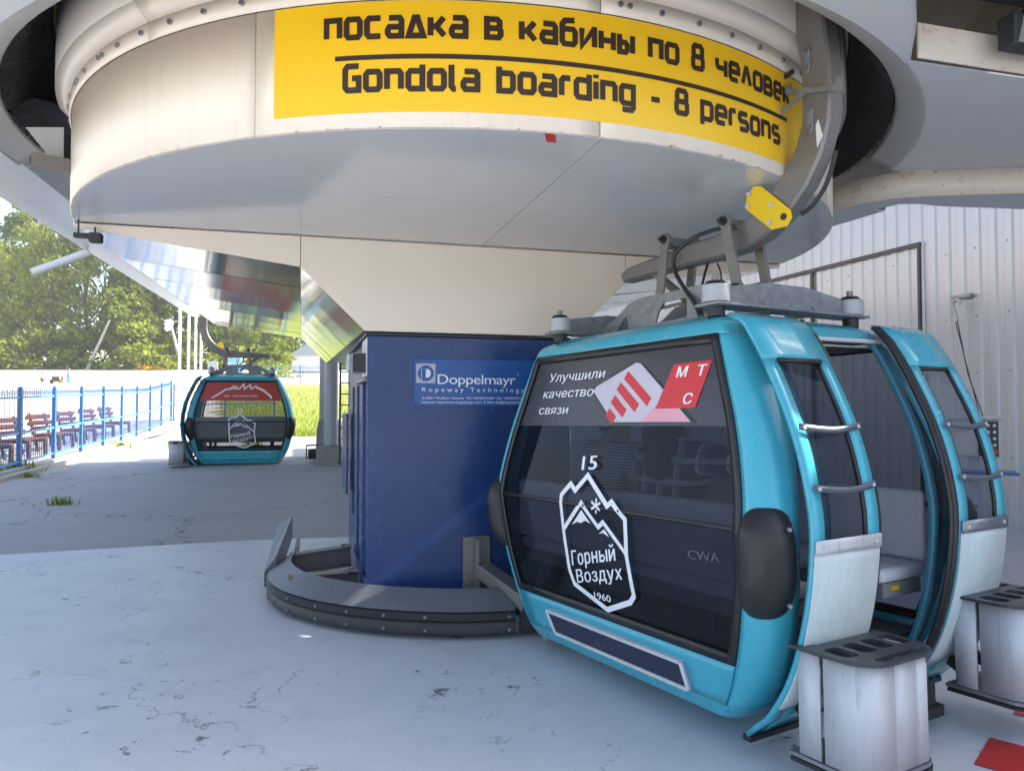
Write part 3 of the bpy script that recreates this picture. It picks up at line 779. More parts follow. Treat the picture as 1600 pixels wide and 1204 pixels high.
# benches behind the fence
def make_bench():
    r_ = thing('park_bench', 'x', 'bench')
    mb = MB()
    for i in range(4):
        MB().box((0, -.20 + i * .125, .46), (1.7, .10, .045)).build('seat_slat', 'bench_wood', r_, bevel=.008)
    for i in range(3):
        z = .60 + i * .155; y = .30 + i * .055
        MB().beam((-.95, y, z), (.95, y, z), .035, .13, (0, -.32, 1)).build('back_slat', 'bench_wood', r_, bevel=.008)
    for s_ in (-.62, .62):
        mb = MB(); mb.beam((s_, -.28, .0), (s_, -.26, .44), .09, .09, (0, 1, 0)); mb.beam((s_, .22, .0), (s_, .45, 1.0), .07, .07, (0, 1, 0)); mb.beam((s_, -.28, .40), (s_, .30, .40), .08, .07)
        mb.build('leg', 'bench_leg', r_, bevel=.01)
    return r_
bench0 = make_bench()
words = ['nearest dark brown bench behind the blue fence, cut by the left edge', 'second nearest brown bench behind the blue fence', 'third brown bench along the blue fence', 'fourth brown bench along the blue fence', 'fifth brown bench along the blue fence, in the row middle distance', 'sixth brown bench along the blue fence', 'farthest brown bench at the end of the blue fence']
for i in range(7):
    y = 14.1 + i * 2.12; x = -10.80 - (y - 14.1) * .262
    o = bench0 if i == 0 else copy_tree(bench0)
    o.location = (x, y, ground_z(x, y) + .05); o.rotation_euler = (0, 0, R(-90 + 16 + 180))
    tag(o, words[i], 'bench', 'brown benches along the fence')

#SECTION_SHED
# ------------------------------------------------------------------ corrugated metal shed on the right
sd = Vector((-0.3214, 0.947)); sn = Vector((-0.947, -0.3214)); S0 = Vector((6.30, 9.437)) - sd * 14.1
shed = thing('metal_shed', 'tall grey corrugated metal shed along the right side', 'shed', (S0.x, S0.y, 0), world=True)
SH = 6.2
def shed_pt(s, off, z): p = S0 + sd * s + sn * off; return Vector((p.x, p.y, z))
per = .225; dep = .023
def corr(s0, nper, z0f, z1f):
    mb = MB(); pts = []
    for k in range(nper):
        for a, c in ((0, 0), (.34, 0), (.44, dep), (.86, dep), (.96, 0)): pts.append((s0 + (k + a) * per, c))
    pts.append((s0 + nper * per, 0))
    mb.grid(lambda i, t: shed_pt(pts[i][0], pts[i][1], lerp(z0f(pts[i][0]), z1f(pts[i][0]), t)), range(len(pts)), (0, 1))
    return mb
FZ = lambda s: max(0, .03 * ((S0 + sd * s).y - 9)) - .02
n_sheet = 25
for i in range(n_sheet):
    corr(i * 5 * per, 5, FZ, lambda s: SH).build('wall_sheet', 'wall_metal', shed, recalc=False, solid=.002)
# dark trims of the big sliding door, screws
def s_of_px(px):
    k = (px - 800) / 1170
    return (k * S0.y - S0.x) / (sd.x - k * sd.y)
sa, sb = s_of_px(1443), s_of_px(1274)
DZ = 3.86
MB().beam(shed_pt(sa, .045, 0), shed_pt(sa, .045, DZ), .042, .03, (sn.x, sn.y, 0)).build('door_trim', 'trim_dark', shed)
MB().beam(shed_pt(sb, .045, .1), shed_pt(sb, .045, DZ), .06, .03, (sn.x, sn.y, 0)).build('door_trim', 'trim_dark', shed)
MB().beam(shed_pt(sa - .03, .045, DZ + .03), shed_pt(sa + 9, .045, DZ + .03), .03, .06).build('door_trim', 'trim_dark', shed)
mb = MB()
for z in (.9, 2.0, 2.75, 3.65, 4.6):
    for k in range(2, 118):
        if k % 2: continue
        p = shed_pt((k + .65) * per, dep + .003, z + .01 * (k % 3)); mb.cyl(p, p + Vector((sn.x, sn.y, 0)) * .010, .0085, 6)
mb.build('screws', 'screw', shed, kind='stuff')
mb = MB(); L = n_sheet * 5 * per
mb.add([shed_pt(0, -.01, SH + .05), shed_pt(L, -.01, SH + .05), shed_pt(L, -9, SH + .9), shed_pt(0, -9, SH + .9)], [(0, 1, 2, 3)])
mb.build('roof', 'wall_metal', shed, solid=.08)
mb = MB(); mb.add([shed_pt(0, -.01, -.02), shed_pt(0, -9, -.02), shed_pt(0, -9, SH + .85), shed_pt(0, -.01, SH)], [(0, 1, 2, 3)])
mb.add([shed_pt(L, -.01, -.02), shed_pt(L, -9, -.02), shed_pt(L, -9, SH + .85), shed_pt(L, -.01, SH)], [(0, 1, 2, 3)])
mb.build('end_wall', 'wall_metal', shed, solid=.04)
# control panel on its wall bracket
sp_ = s_of_px(1556)
cp = thing('control_panel', 'grey control box with black button plate on the shed wall', 'control panel', tuple(shed_pt(sp_, .1, 1.3)), world=True)
fr_ = Vector((sd.x, sd.y, 0)); nn = Vector((sn.x, sn.y, 0))
mtx = Matrix((fr_, nn, Z3)).transposed()
def on_wall(s, off, z): return shed_pt(sp_ + s, off, z)
# the box stands off the wall and its button face looks towards the camera side
face = Vector((-.45, -.89, 0)).normalized(); side = Vector((-face.y, face.x, 0)); fm = Matrix((side, face, Z3)).transposed()
c0 = Vector((5.30, 8.62, 1.20))
MB().box(c0, (.50, .24, .42), fm).build('housing', 'box_cream', cp, bevel=.015)
c1 = c0 + face * .122 + side * .135
MB().box(c1, (.20, .012, .39), fm).build('button_plate', 'panel_black', cp, bevel=.003)
MB().box(c0 + face * .122 - side * .11, (.24, .008, .38), fm).build('cover', 'box_cream', cp, bevel=.003)
for r_ in range(5):
    for k in range(3):
        p = c1 + face * .007 + side * (-.06 + k * .06) + Z3 * (.15 - r_ * .073)
        big = r_ == 4 and k == 2
        mb = MB(); mb.cyl(p, p + face * (.03 if big else .014), .030 if big else .017, 12)
        mb.build('button', 'tape_red' if big or (r_ == 4 and k == 0) else 'knob', cp, smooth=True)
MB().box(c0 + Vector((0, 0, .235)), (.56, .30, .03), fm).build('lid', 'col_grey', cp, bevel=.008)
mb = MB(); mb.box(c0 + Z3 * -.70, (.10, .10, .98), fm); mb.box(c0 + Z3 * -1.185, (.3, .3, .03), fm)
mb.build('stand', 'col_grey', cp, bevel=.006)
MB().box(c0 + Z3 * -.38 + face * .06 + side * .1, (.62, .40, .03), fm).build('shelf', 'plaque_blue', cp, bevel=.006)
# hook of pipe with a hanging wire
hk = s_of_px(1512); p0 = shed_pt(hk, .05, 2.92)
hook = thing('wall_hook', 'grey curved pipe hook with hanging wire high on the shed wall', 'hook', tuple(p0), world=True)
mb = MB(); pts = []
for a in range(0, 200, 20):
    pts.append(p0 + nn * .12 + fr_ * (-.06 * math.cos(R(a))) + Z3 * (.07 * math.sin(R(a))))
pts.append(pts[-1] + Z3 * -.12 + fr_ * -.04); pts.append(pts[-1] + Z3 * -.10 + fr_ * -.03)
mb.tube(pts, .024, 8); mb.build('pipe', 'roller', hook, smooth=True)
MB().box(p0 + Z3 * .12 + nn * .02, (.3, .05, .04), mtx).build('bracket', 'galv', hook)
mb = MB(); mb.tube([pts[-1], pts[-1] + Z3 * -.7 + fr_ * .01 - fr_ * .15, pts[-1] + Z3 * -1.35 - fr_ * .38], .007, 6); mb.build('wire', 'dark', hook)
mb = MB(); mb.tube([pts[-1] + fr_ * .03, pts[-1] + Z3 * -1.25 - fr_ * .30], .006, 6); mb.build('wire', 'dark', hook)

#SECTION_STATION
# ------------------------------------------------------------------ the ropeway station
st = thing('ropeway_station', 'cream drum ended ropeway station on a pillar with polished underside', 'station', (DC.x, DC.y, 2.7), world=True)
ZB, ZT = 2.735, 3.285
def arc(a, b, step=2.0): return linspace(a, b, max(2, int(abs(b - a) / step) + 1))
gap = .06
for a, b in ((203, 253.3), (253.3, 286.8), (286.8, 328), (328, 368.5)):
    mb = MB(); mb.grid(lambda p, z: D(p, DR, z), arc(a + gap, b - gap), (ZB + .004, ZT)); mb.build('drum_panel', 'cream_drum', st, smooth=True, solid=.012, off=-1)
mb = MB(); mb.grid(lambda p, z: D(p, DR - .018, z), arc(203, 368.5), (ZB + .01, ZT + .3)); mb.build('drum_backing', 'joint', st, smooth=True)
prof = [(DR + .012, 3.287), (DR + .012, 3.375), (2.716, 3.445), (2.716, 3.86)]
for a, b in ((203, 239.2), (239.2, 286.8), (286.8, 328), (328, 368.5)):
    mb = MB()
    for i in range(3):
        (r0, z0), (r1, z1) = prof[i], prof[i + 1]
        mb.grid(lambda p, t: D(p, lerp(r0, r1, t), lerp(z0, z1, t)), arc(a + gap, b - gap), (0, 1))
    mb.build('lip_panel', 'cream', st, smooth=True, solid=.01, off=-1, angle=20)
mb = MB()
ph = 206.0
while ph < 366:
    for dph in ((0,) if int(ph) % 3 else (0, 1.0)):
        p = D(ph + dph, DR + .014, 3.333); q_ = D(ph + dph, DR + .026, 3.333); mb.cyl(p, q_, .013, 8)
    ph += 4.6
mb.build('lip_bolts', 'alu_dark', st, kind='stuff')
# underside of the drum: four gloss panels
def clip(poly, k, lim, keep_less):
    out = []
    for i in range(len(poly)):
        a, b = poly[i], poly[(i + 1) % len(poly)]
        ia = (a[k] <= lim) == keep_less; ib = (b[k] <= lim) == keep_less
        if ia: out.append(a)
        if ia != ib:
            t = (lim - a[k]) / (b[k] - a[k]); out.append((a[0] + (b[0] - a[0]) * t, a[1] + (b[1] - a[1]) * t))
    return out
half = []
for p in arc(203, 368.5, 1.5):
    w_ = D(p, DR - .014, 0) - P0; half.append((w_.dot(V3), w_.dot(U2)))
half = [(l, min(t, -.002)) for l, t in half]
for tl in (True, False):
    for ll in (True, False):
        pg = clip(clip(half, 1, -1.087 + (-.0025 if tl else .0025), tl), 0, 1.281 + (-.0025 if ll else .0025), ll)
        MB().prism(pg, V3, U2, Z3, P0 + Vector((0, 0, ZB)), .012).build('soffit_panel', 'soffit_paint', st)
MB().prism(half, V3, U2, Z3, P0 + Vector((0, 0, ZB + .02)), .01).build('soffit_backing', 'white_paint', st)
# front plate over the pillar
def plate(poly, name='front_panel', m='cream'):
    MB().prism(poly, V3, Z3, U2, P0, .012).build(name, m, st, bevel=.002, seg=1)
plate([(-1.383, 2.700), (-.0025, 2.516), (-.0025, ZB - .006), (-1.383, ZB - .006)])
plate([(.0025, 2.514), (.437, 2.089), (1.983, 2.089), (2.4195, 2.514), (2.4195, ZB - .006), (.0025, ZB - .006)])
plate([(2.4245, 2.514), (3.80, 2.700), (3.80, ZB - .006), (2.4245, ZB - .006)])
# polished underside sheets
LEN = 8.3; ns = 7
q = random.Random(9)
for (la, za), (lb, zb) in (((-1.383, 2.700), (0, 2.516)), ((0, 2.516), (.437, 2.089)), ((2.422, 2.516), (1.983, 2.089)), ((3.80, 2.700), (2.422, 2.516))):
    for i in range(ns):
        t0 = .016 + LEN * i / ns + .002; t1 = .016 + LEN * (i + 1) / ns - .002
        tw = [q.uniform(-.003, .003) for _ in range(4)]
        mb = MB(); mb.grid(lambda t, s_: S(lerp(la, lb, s_), t, lerp(za, zb, s_) + .004 + .0022 * math.sin(math.pi * (t - t0) / (t1 - t0)) * math.sin(math.pi * s_) + lerp(lerp(tw[0], tw[1], s_), lerp(tw[2], tw[3], s_), (t - t0) / (t1 - t0))), linspace(t0, t1, 9), linspace(.002, .998, 7))
        mb.build('underside_sheet', 'polished', st, smooth=True, angle=80)
mb = MB(); mb.grid(lambda t, i: S(*[(-1.383, t, 2.716), (0.004, t, 2.531), (.443, t, 2.104), (1.977, t, 2.104), (2.418, t, 2.531), (3.80, t, 2.716)][i]), (.02, LEN + .05), range(6))
mb.add([S(-1.383, LEN + .05, 2.74), S(.01, LEN + .05, 2.56), S(.45, LEN + .05, 2.13), S(1.97, LEN + .05, 2.13), S(2.41, LEN + .05, 2.56), S(3.80, LEN + .05, 2.74), S(3.80, LEN + .05, 3.4), S(-1.383, LEN + .05, 3.4)], [list(range(8))])
mb.build('body_shell', 'canopy_paint', st, recalc=False)
for l_ in (-1.39, 3.81):
    mb = MB(); mb.grid(lambda t, z: S(l_, t, z), (.02, LEN), (2.71, 3.5)); mb.build('side_wall', 'cream', st, solid=.01)
# slot brushes round the drum and along both sides
CL = DC - P0; cl, ct = CL.dot(V3), CL.dot(U2)
mb = MB()
mb.grid(lambda p, i: D(p, (2.735, 2.86, 2.985)[i], (3.86, 3.78, 3.40)[i]), arc(190, 378), range(3))
for sgn in (-1, 1):
    mb.grid(lambda t, i: S(cl + sgn * (2.60, 2.85, 2.985)[i], t, (3.45, 3.50, 3.40)[i]), (0, LEN + 4.5), range(3))
mb.build('slot_backing', 'brush_base', st, recalc=False, solid=.01)
mb = MB(); q = random.Random(21)
for i in range(9000):
    p = q.uniform(196, 372); dp = q.gauss(0, .9)
    if i % 2: k_ = q.random(); a = D(p, 2.983 - .10 * k_, 3.355 + .33 * k_); b = D(p + dp, 2.93 - .13 * k_ + q.uniform(-.02, .02), 3.42 + .33 * k_ + q.uniform(-.03, .03))
    else: a = D(p, 2.745, 3.80 + q.uniform(-.01, .02)); b = D(p + dp, 2.86 + q.uniform(-.03, .03), 3.70 + q.uniform(-.035, .03))
    t = Vector((-(b - a).y, (b - a).x, 0)).normalized() * .0035
    mb.add([a - t, a + t, b], [(0, 1, 2)])
for i in range(6000):
    t_ = q.uniform(0, LEN + 4.3); sgn = -1 if i % 3 else 1
    if i % 2: a = S(cl + sgn * 2.985, t_, 3.355); b = S(cl + sgn * (2.83 + q.uniform(-.03, .03)), t_ + q.gauss(0, .04), 3.44 + q.uniform(-.03, .03))
    else: a = S(cl + sgn * 2.64, t_, 3.42); b = S(cl + sgn * (2.86 + q.uniform(-.03, .03)), t_ + q.gauss(0, .04), 3.45 + q.uniform(-.03, .03))
    mb.add([a - U2 * .004, a + U2 * .004, b], [(0, 1, 2)])
mb.build('slot_bristles', 'bristle', st, recalc=False, kind='stuff')
# outer canopy: sloping band, then the flat underside
for a, b in ((190, 248), (248, 300), (300, 353)):
    mb = MB(); mb.grid(lambda p, i: D(p, (2.985, 3.0, 3.125, 3.14)[i], (3.36, 3.335, 3.262, 3.256)[i]), arc(a + .05, b - .05), range(4)); mb.build('canopy_rim', 'grey_paint', st, smooth=True, solid=.01)
    if True:
        b2 = min(b, 317.4)
        ro = lambda p: table([(190, 3.64), (278, 3.64), (298, 3.40), (308, 3.35), (317, 3.16), (320, 3.15)], p)
        mb = MB(); mb.grid(lambda p, i: D(p, 3.14 if i == 0 else ro(p), 3.256), arc(a + .05, b2 - .05), range(2))
        mb.grid(lambda p, i: D(p, ro(p), (3.256, 3.46)[i]), arc(a + .05, b2 - .05), range(2)); mb.build('canopy_panel', 'canopy_paint', st, solid=.01, off=1, recalc=False)
for i in range(7):
    t0, t1 = .0 + i * 1.9 + .003, (i + 1) * 1.9 - .003
    mb = MB(); mb.grid(lambda t, k: S(cl - (2.985, 3.13, 3.64, 3.655, 3.66)[k], t, (3.36, 3.262, 3.256, 3.27, 3.5)[k]), (t0, t1), range(5)); mb.build('canopy_panel', 'polished_dull', st, recalc=False, solid=.006, off=1)
    mb = MB(); mb.grid(lambda t, k: S(cl + (2.985, 3.13, 3.64, 3.655, 3.66)[k], t, (3.36, 3.262, 3.256, 3.27, 3.5)[k]), (t0, t1), range(5)); mb.build('canopy_panel', 'canopy_paint', st, recalc=False, solid=.006, off=1)
# platform roof on the right, with its cream fascias and the deep cross beam
pr = [(D(p, 3.14, 0).x, D(p, 3.14, 0).y) for p in arc(317.5, 352.5, 2.5)]
NE0, NE1 = Vector((1.985, 3.612)), Vector((1.985, 3.612)) + Vector((VX, VY)) * 4.2
pr += [(3.10, 5.345), (3.644, 5.281), (4.6, 5.25), (NE1.x, 5.25), (NE1.x, NE1.y)]
MB().prism(pr, (1, 0, 0), (0, 1, 0), Z3, (0, 0, 3.258), .01).build('platform_soffit', 'canopy_paint', st)
MB().prism([(p[0], p[1]) for p in pr], (1, 0, 0), (0, 1, 0), Z3, (0, 0, 3.44), .02).build('platform_roof', 'white_paint', st)
MB().beam((NE0.x, NE0.y, 3.345), (NE1.x, NE1.y, 3.345), .012, .172).build('fascia', 'cream_rusty', st)
MB().beam((NE0.x - .05, NE0.y - .32, 3.62), (NE1.x, NE1.y - .32, 3.62), .5, .10).build('roof_edge', 'brush_base', st)
mb = MB(); bf = [(2.36, 5.98), (2.52, 5.72), (2.62, 5.55), (2.75, 5.43), (2.92, 5.37), (3.1, 5.335), (3.64, 5.275), (4.6, 5.245), (6.0, 5.24)]
bk = [(2.55, 6.08), (2.70, 5.86), (2.80, 5.70), (2.90, 5.56), (3.05, 5.56), (3.25, 5.62), (3.9, 5.70), (4.8, 5.78), (6.0, 5.82)]
mb.add([Vector((x, y, 3.256)) for x, y in bf] + [Vector((x, y, 3.07)) for x, y in bf], [[i, i + 1, 10 + i, 9 + i] for i in range(8)])
mb.build('beam_fascia', 'cream_rusty', st, smooth=True, solid=.008, off=1)
mb = MB(); mb.add([Vector((x, y, 3.072)) for x, y in bf] + [Vector((x, y, 3.072)) for x, y in bk], [[i, i + 1, 10 + i, 9 + i] for i in range(8)]); mb.build('beam_soffit', 'canopy_paint', st, solid=.01)
mb = MB(); mb.add([Vector((x, y, 3.07)) for x, y in bk] + [Vector((x, y, 3.5)) for x, y in bk], [[i, i + 1, 10 + i, 9 + i] for i in range(8)]); mb.build('beam_back', 'canopy_paint', st, solid=.01)
# upper hood
mb = MB(); out_ = []
for p in arc(195.75, 375.75, 5):
    out_.append(D(p, 3.64, 0))
out_ += [S(cl + 3.64, 13.0, 0), S(cl - 3.64, 13.0, 0)]
n_ = len(out_); tops = []
for k, (zz, sc_) in enumerate(((3.46, 1.0), (4.25, 1.0), (4.85, .72))):
    for p in out_:
        c_ = DC + U2 * 5; qv = c_ + (p - c_) * 1.0
        lz = max(0, (p - P0).dot(U2)) * .03
        v_ = Vector((p.x, p.y, zz + lz))
        if sc_ < 1:
            ax_ = (p - DC).dot(V3); v_ -= V3 * ax_ * (1 - sc_); ay_ = (p - DC).dot(U2); v_ += U2 * (-(ay_) * .2 if ay_ < 0 else 0)
        mb.v.append(v_)
for k in range(2):
    for i in range(n_): mb.f.append([k * n_ + i, k * n_ + (i + 1) % n_, (k + 1) * n_ + (i + 1) % n_, (k + 1) * n_ + i])
mb.f.append([2 * n_ + i for i in range(n_)])
mb.build('hood', 'cream', st, smooth=True, angle=25)
# fin plate, tube bracket and cable hooks beside the drum
mb = MB(); mb.prism([(0, 0), (.20, .02), (.20, -.26)], V3, Z3, U2, D(210, 2.86, 3.19), .006); mb.build('fin_plate', 'grey_paint', st)
a = D(212, DR - .02, 2.96); b = a - V3 * .20 - U2 * .1
mb = MB(); q_ = [(-.04, -.04), (.04, -.04), (.04, .04), (-.04, .04)]; i_ = [(x * .8, y * .8) for x, y in q_]
t = (b - a).normalized(); x_ = t.cross(Z3).normalized()
for i in range(4):
    p1, p2 = q_[i], q_[(i + 1) % 4]; r1, r2 = i_[i], i_[(i + 1) % 4]
    W = lambda o, pp: o + x_ * pp[0] + Z3 * pp[1]
    mb.add([W(a, p1), W(a, p2), W(b, p2), W(b, p1), W(b, r1), W(b, r2), W(a, r1), W(a, r2)], [(0, 1, 2, 3), (3, 2, 5, 4), (4, 5, 7, 6)])
mb.build('tube_bracket', 'steel', st, recalc=False)
mb = MB(); c_ = S(-1.26, -.04, 2.67); mb.cyl(c_ + Z3 * .03, c_ - Z3 * .03, .006, 8); mb.build('lamp_rod', 'dark', st)
mb = MB(); mb.add([S(-1.9, 3.3, 3.23), S(-1.65, 3.3, 3.2), S(-1.75, 3.9, 3.1)], [(0, 1, 2)]); mb.build('brush_scrap', 'bristle', st, solid=.01)
# downpipe sticking out of the canopy edge
pp0 = Vector((-4.95, 8.6, 3.30)); 
tag(MB().tube([pp0 + Vector((.05, .02, .05)), pp0 + Vector((-.48, -.17, -.22))], .045, 12).build('spout_pipe', 'white_paint', smooth=True), 'white spout pipe sticking out under the left canopy edge', 'pipe')
# floodlights
fl = thing('floodlight', 'black floodlight hanging under the left end of the cream plate', 'floodlight', tuple(S(-1.27, -.05, 2.55)), world=True)
b0 = S(-1.30, -.06, 2.605); fmx = Matrix((V3, U2, Z3)).transposed()
MB().box(b0 + V3 * .05 + Z3 * .02, (.075, .07, .062), fmx).build('lamp_body', 'dark', fl, bevel=.01)
MB().box(b0 - V3 * .03 + Z3 * .03, (.09, .05, .03), fmx).build('lamp_bracket', 'dark', fl, bevel=.006)
MB().box(b0 + V3 * .05 - U2 * .037 + Z3 * .02, (.062, .006, .048), fmx).build('lens', 'panel_black', fl)
MB().beam(b0 - V3 * .05 + Z3 * .03, b0 - V3 * .05 + Z3 * .13, .008, .008).build('rod', 'dark', fl)
f2 = thing('floodlight', 'large dark floodlight under the platform roof at the top right', 'floodlight', (2.50, 3.62, 3.32), world=True)
b0 = Vector((2.56, 3.63, 3.375))
MB().box(b0, (.34, .10, .16), fmx).build('lamp_body', 'dark', f2, bevel=.012)
MB().prism([(-.15, -.07), (.15, -.07), (.15, .07), (-.11, .07)], V3, Z3, -U2, b0 - U2 * .05, .03).build('bezel', 'grey_paint', f2)
MB().box(b0 - U2 * .083, (.24, .008, .09), fmx).build('lens', 'panel_black', f2)
MB().box(b0 + Z3 * .10, (.06, .06, .08), fmx).build('bracket', 'dark', f2)
# red tape scrap on the drum edge
mb = MB(); mb.grid(lambda a, c: D(a + c * 8, DR - .01 - c, ZB - .0025), (281.3, 282.3), (0.0, .10)); mb.build('tape_scrap', 'tape_red', st)

# ------------------------------------------------------------------ yellow boarding sign with its square lettering
sign = thing('boarding_sign', 'yellow curved boarding sign with dark two line lettering on the drum', 'sign', tuple(D(286, DR, 3.0)), world=True)
mb = MB(); mb.grid(lambda p, z: D(p, DR + .003, z), arc(255.4, 317.2, 1.2), linspace(2.802, 3.281, 4)); mb.build('sign_panel', 'sign_yellow', sign, smooth=True)
# glyph strokes on a unit square, x-height 1
G = {
 'п': [[(0, 0), (0, 1), (1, 1), (1, 0)]], 'о': [[(.15, 0), (0, .15), (0, .85), (.15, 1), (.85, 1), (1, .85), (1, .15), (.85, 0), (.15, 0)]],
 'с': [[(1, 1), (.15, 1), (0, .85), (0, .15), (.15, 0), (1, 0)]], 'а': [[(.08, 1), (.85, 1), (1, .85), (1, 0), (.15, 0), (0, .15), (0, .35), (.12, .5), (.9, .5)]],
 'д': [[(0, 0), (.42, 1), (.62, 1), (1.05, 0), (0, 0)]], 'к': [[(0, 0), (0, 1)], [(.1, .5), (.42, .5), (.95, 1)], [(.42, .5), (1, 0)]],
 'в': [[(0, .5), (0, 1), (.75, 1), (.92, .88), (.92, .62), (.8, .5)], [(.1, .5), (.86, .5), (1, .38), (1, .14), (.86, 0), (0, 0), (0, .5)]],
 'б': [[(.95, 1.36), (.2, 1.3), (0, 1.1), (0, .15), (.15, 0), (.85, 0), (1, .15), (1, .7), (.86, .84), (.1, .84)]],
 'и': [[(0, 1), (0, 0), (.95, 1), (1, 1), (1, 0)]], 'н': [[(0, 0), (0, 1)], [(1, 0), (1, 1)], [(.12, .5), (.88, .5)]],
 'ы': [[(0, 1), (0, 0), (.5, 0), (.64, .14), (.64, .42), (.5, .55), (.1, .55)], [(1.1, 0), (1.1, 1)]],
 'ч': [[(0, 1), (0, .6), (.15, .45), (.9, .45)], [(1, 1), (1, 0)]], 'е': [[(.92, 0), (.15, 0), (0, .15), (0, .85), (.15, 1), (.85, 1), (1, .85), (1, .5), (.12, .5)]],
 'л': [[(0, 0), (.42, 1), (.58, 1), (1, 0)]], '8': [[(.15, .72), (.06, .85), (.06, 1.22), (.2, 1.36), (.8, 1.36), (.94, 1.22), (.94, .85), (.85, .72)], [(.1, .7), (.86, .7), (1, .56), (1, .14), (.86, 0), (.14, 0), (0, .14), (0, .56), (.1, .7)]],
 'G': [[(1, 1.36), (.18, 1.36), (0, 1.18), (0, .18), (.18, 0), (1, 0), (1, .68), (.5, .68)]], 'n': [[(0, 0), (0, 1), (.85, 1), (1, .85), (1, 0)]],
 'd': [[(1, 1.36), (1, 0), (.15, 0), (0, .15), (0, .85), (.15, 1), (.88, 1)]], 'l': [[(0, 1.36), (0, .15), (.15, 0), (.32, 0)]],
 'b': [[(0, 1.36), (0, 0), (.85, 0), (1, .15), (1, .85), (.85, 1), (.12, 1)]], 'r': [[(0, 0), (0, .85), (.15, 1), (.66, 1)]],
 'i': [[(0, 0), (0, 1)], [(0, 1.2), (0, 1.42)]], 'g': [[(.08, -.38), (.85, -.38), (1, -.23), (1, 1), (.15, 1), (0, .85), (0, .15), (.15, 0), (.88, 0)]],
 '-': [[(0, .5), (.75, .5)]], 'p': [[(0, -.38), (0, 1), (.85, 1), (1, .85), (1, .15), (.85, 0), (.12, 0)]],
 's': [[(.95, 1), (.15, 1), (0, .85), (0, .62), (.15, .5), (.85, .5), (1, .38), (1, .15), (.85, 0), (.05, 0)]],
}
G['o'] = G['о']; G['a'] = G['а']; G['e'] = G['е']
WID = {'l': .32, 'i': 0.0, 'ы': 1.1, '-': .75, 'r': .60, 'д': 1.05}
def square_text(body, ph0, ph1, z0, xh, th):
    adv = []; x = 0; wd_ = 0
    for ch in body:
        if ch == ' ': x += 1.0; wd_ += 1; continue
        adv.append((ch, x, wd_)); x += WID.get(ch, 1.0) * .98 + .52
    tot = x - .52; k = (R(ph1 - ph0) * DR) / tot
    mbs = [MB() for _ in range(wd_ + 1)]; cnt = 0
    for ch, x0, wi in adv:
        mb = mbs[wi]
        for st_ in G[ch]:
            cnt += 1; lift = .005 + (cnt % 4) * .0004
            P_ = [((x0 + a * .98) * k, z0 + c * xh) for a, c in st_]
            cl_ = st_[0] == st_[-1]
            if cl_: P_ = P_[:-1]
            stroke(mb, P_, th, lambda a, c: D(ph0 + math.degrees(a / DR), DR + lift, c), cl_)
    for mb in mbs: mb.build('word', 'sign_ink', sign, recalc=False)
square_text('посадка в кабины по 8 человек', 260.75, 313.7, 3.128, .078, .0255)
square_text('Gondola boarding - 8 persons', 262.6, 311.3, 2.900, .076, .0255)
mb = MB(); mb.grid(lambda p, z: D(p, DR + .0052, z), arc(261.6, 313.1, 1.2), (3.029, 3.050)); mb.build('rule_line', 'sign_ink', sign)

#SECTION_PILLAR
# ------------------------------------------------------------------ blue pillar
pil = thing('support_pillar', 'dark blue painted steel pillar under the drum', 'pillar', tuple(S(1.2, 1.2, 0)), world=True)
L0, L1, T0, T1, PZ = .458, 1.975, .035, 2.5, 2.080
def pbox(name, m, l0, l1, t0, t1, z0, z1, parent=pil, bevel=.006):
    c = P0 + V3 * (l0 + l1) / 2 + U2 * (t0 + t1) / 2 + Z3 * (z0 + z1) / 2
    return MB().box(c, (l1 - l0, t1 - t0, z1 - z0), fmx).build(name, m, parent, bevel=bevel)
pbox('core', 'blue_paint', L0 + .03, L1 - .03, T0 + .012, T1, .02, PZ - .004)
pbox('front_plate', 'blue_paint', L0, L1, T0, T0 + .01, .02, PZ - .02)
pbox('top_rim', 'trim_dark', L0 - .012, L1 + .01, T0 - .01, T1 + .02, PZ - .018, PZ + .003)
# left side: grey end strip, corrugated blue cover, small lamp housing
pbox('end_strip', 'alu', L0 - .002, L0 + .028, T0 + .014, T0 + .45, 1.775, PZ - .03)
pbox('ledge', 'galv', L0 - .03, L0 + .028, T0 + .05, T0 + .72, 1.735, 1.765)
for i in range(6):
    pbox('side_rib', 'blue_paint', L0 - .012 if i % 2 else L0 + .012, L0 + .03, T0 + .02 + i * .27, T0 + .02 + i * .27 + .26, .34 if i < 4 else .62, 1.73)
pbox('foot_plate', 'blue_paint', L0 - .005, L0 + .03, T0 + .012, T0 + .9, .02, .33)
pbox('strut_plate', 'blue_paint', L0 - .07, L0 - .05, T0 + 1.3, T0 + 1.9, .8, 1.5)
sr = thing('siren_box', 'small grey siren box on the left side of the blue pillar', 'siren', tuple(S(L0 - .05, .3, 1.8)), world=True)
pbox('case', 'col_grey', L0 - .10, L0 - .003, T0 + .12, T0 + .27, 1.80, 1.945, sr, .01)
pbox('horn', 'col_grey', L0 - .13, L0 - .10, T0 + .14, T0 + .25, 1.805, 1.94, sr, .015)
pbox('grille', 'dark', L0 - .095, L0 - .01, T0 + .105, T0 + .118, 1.805, 1.94, sr, .003)
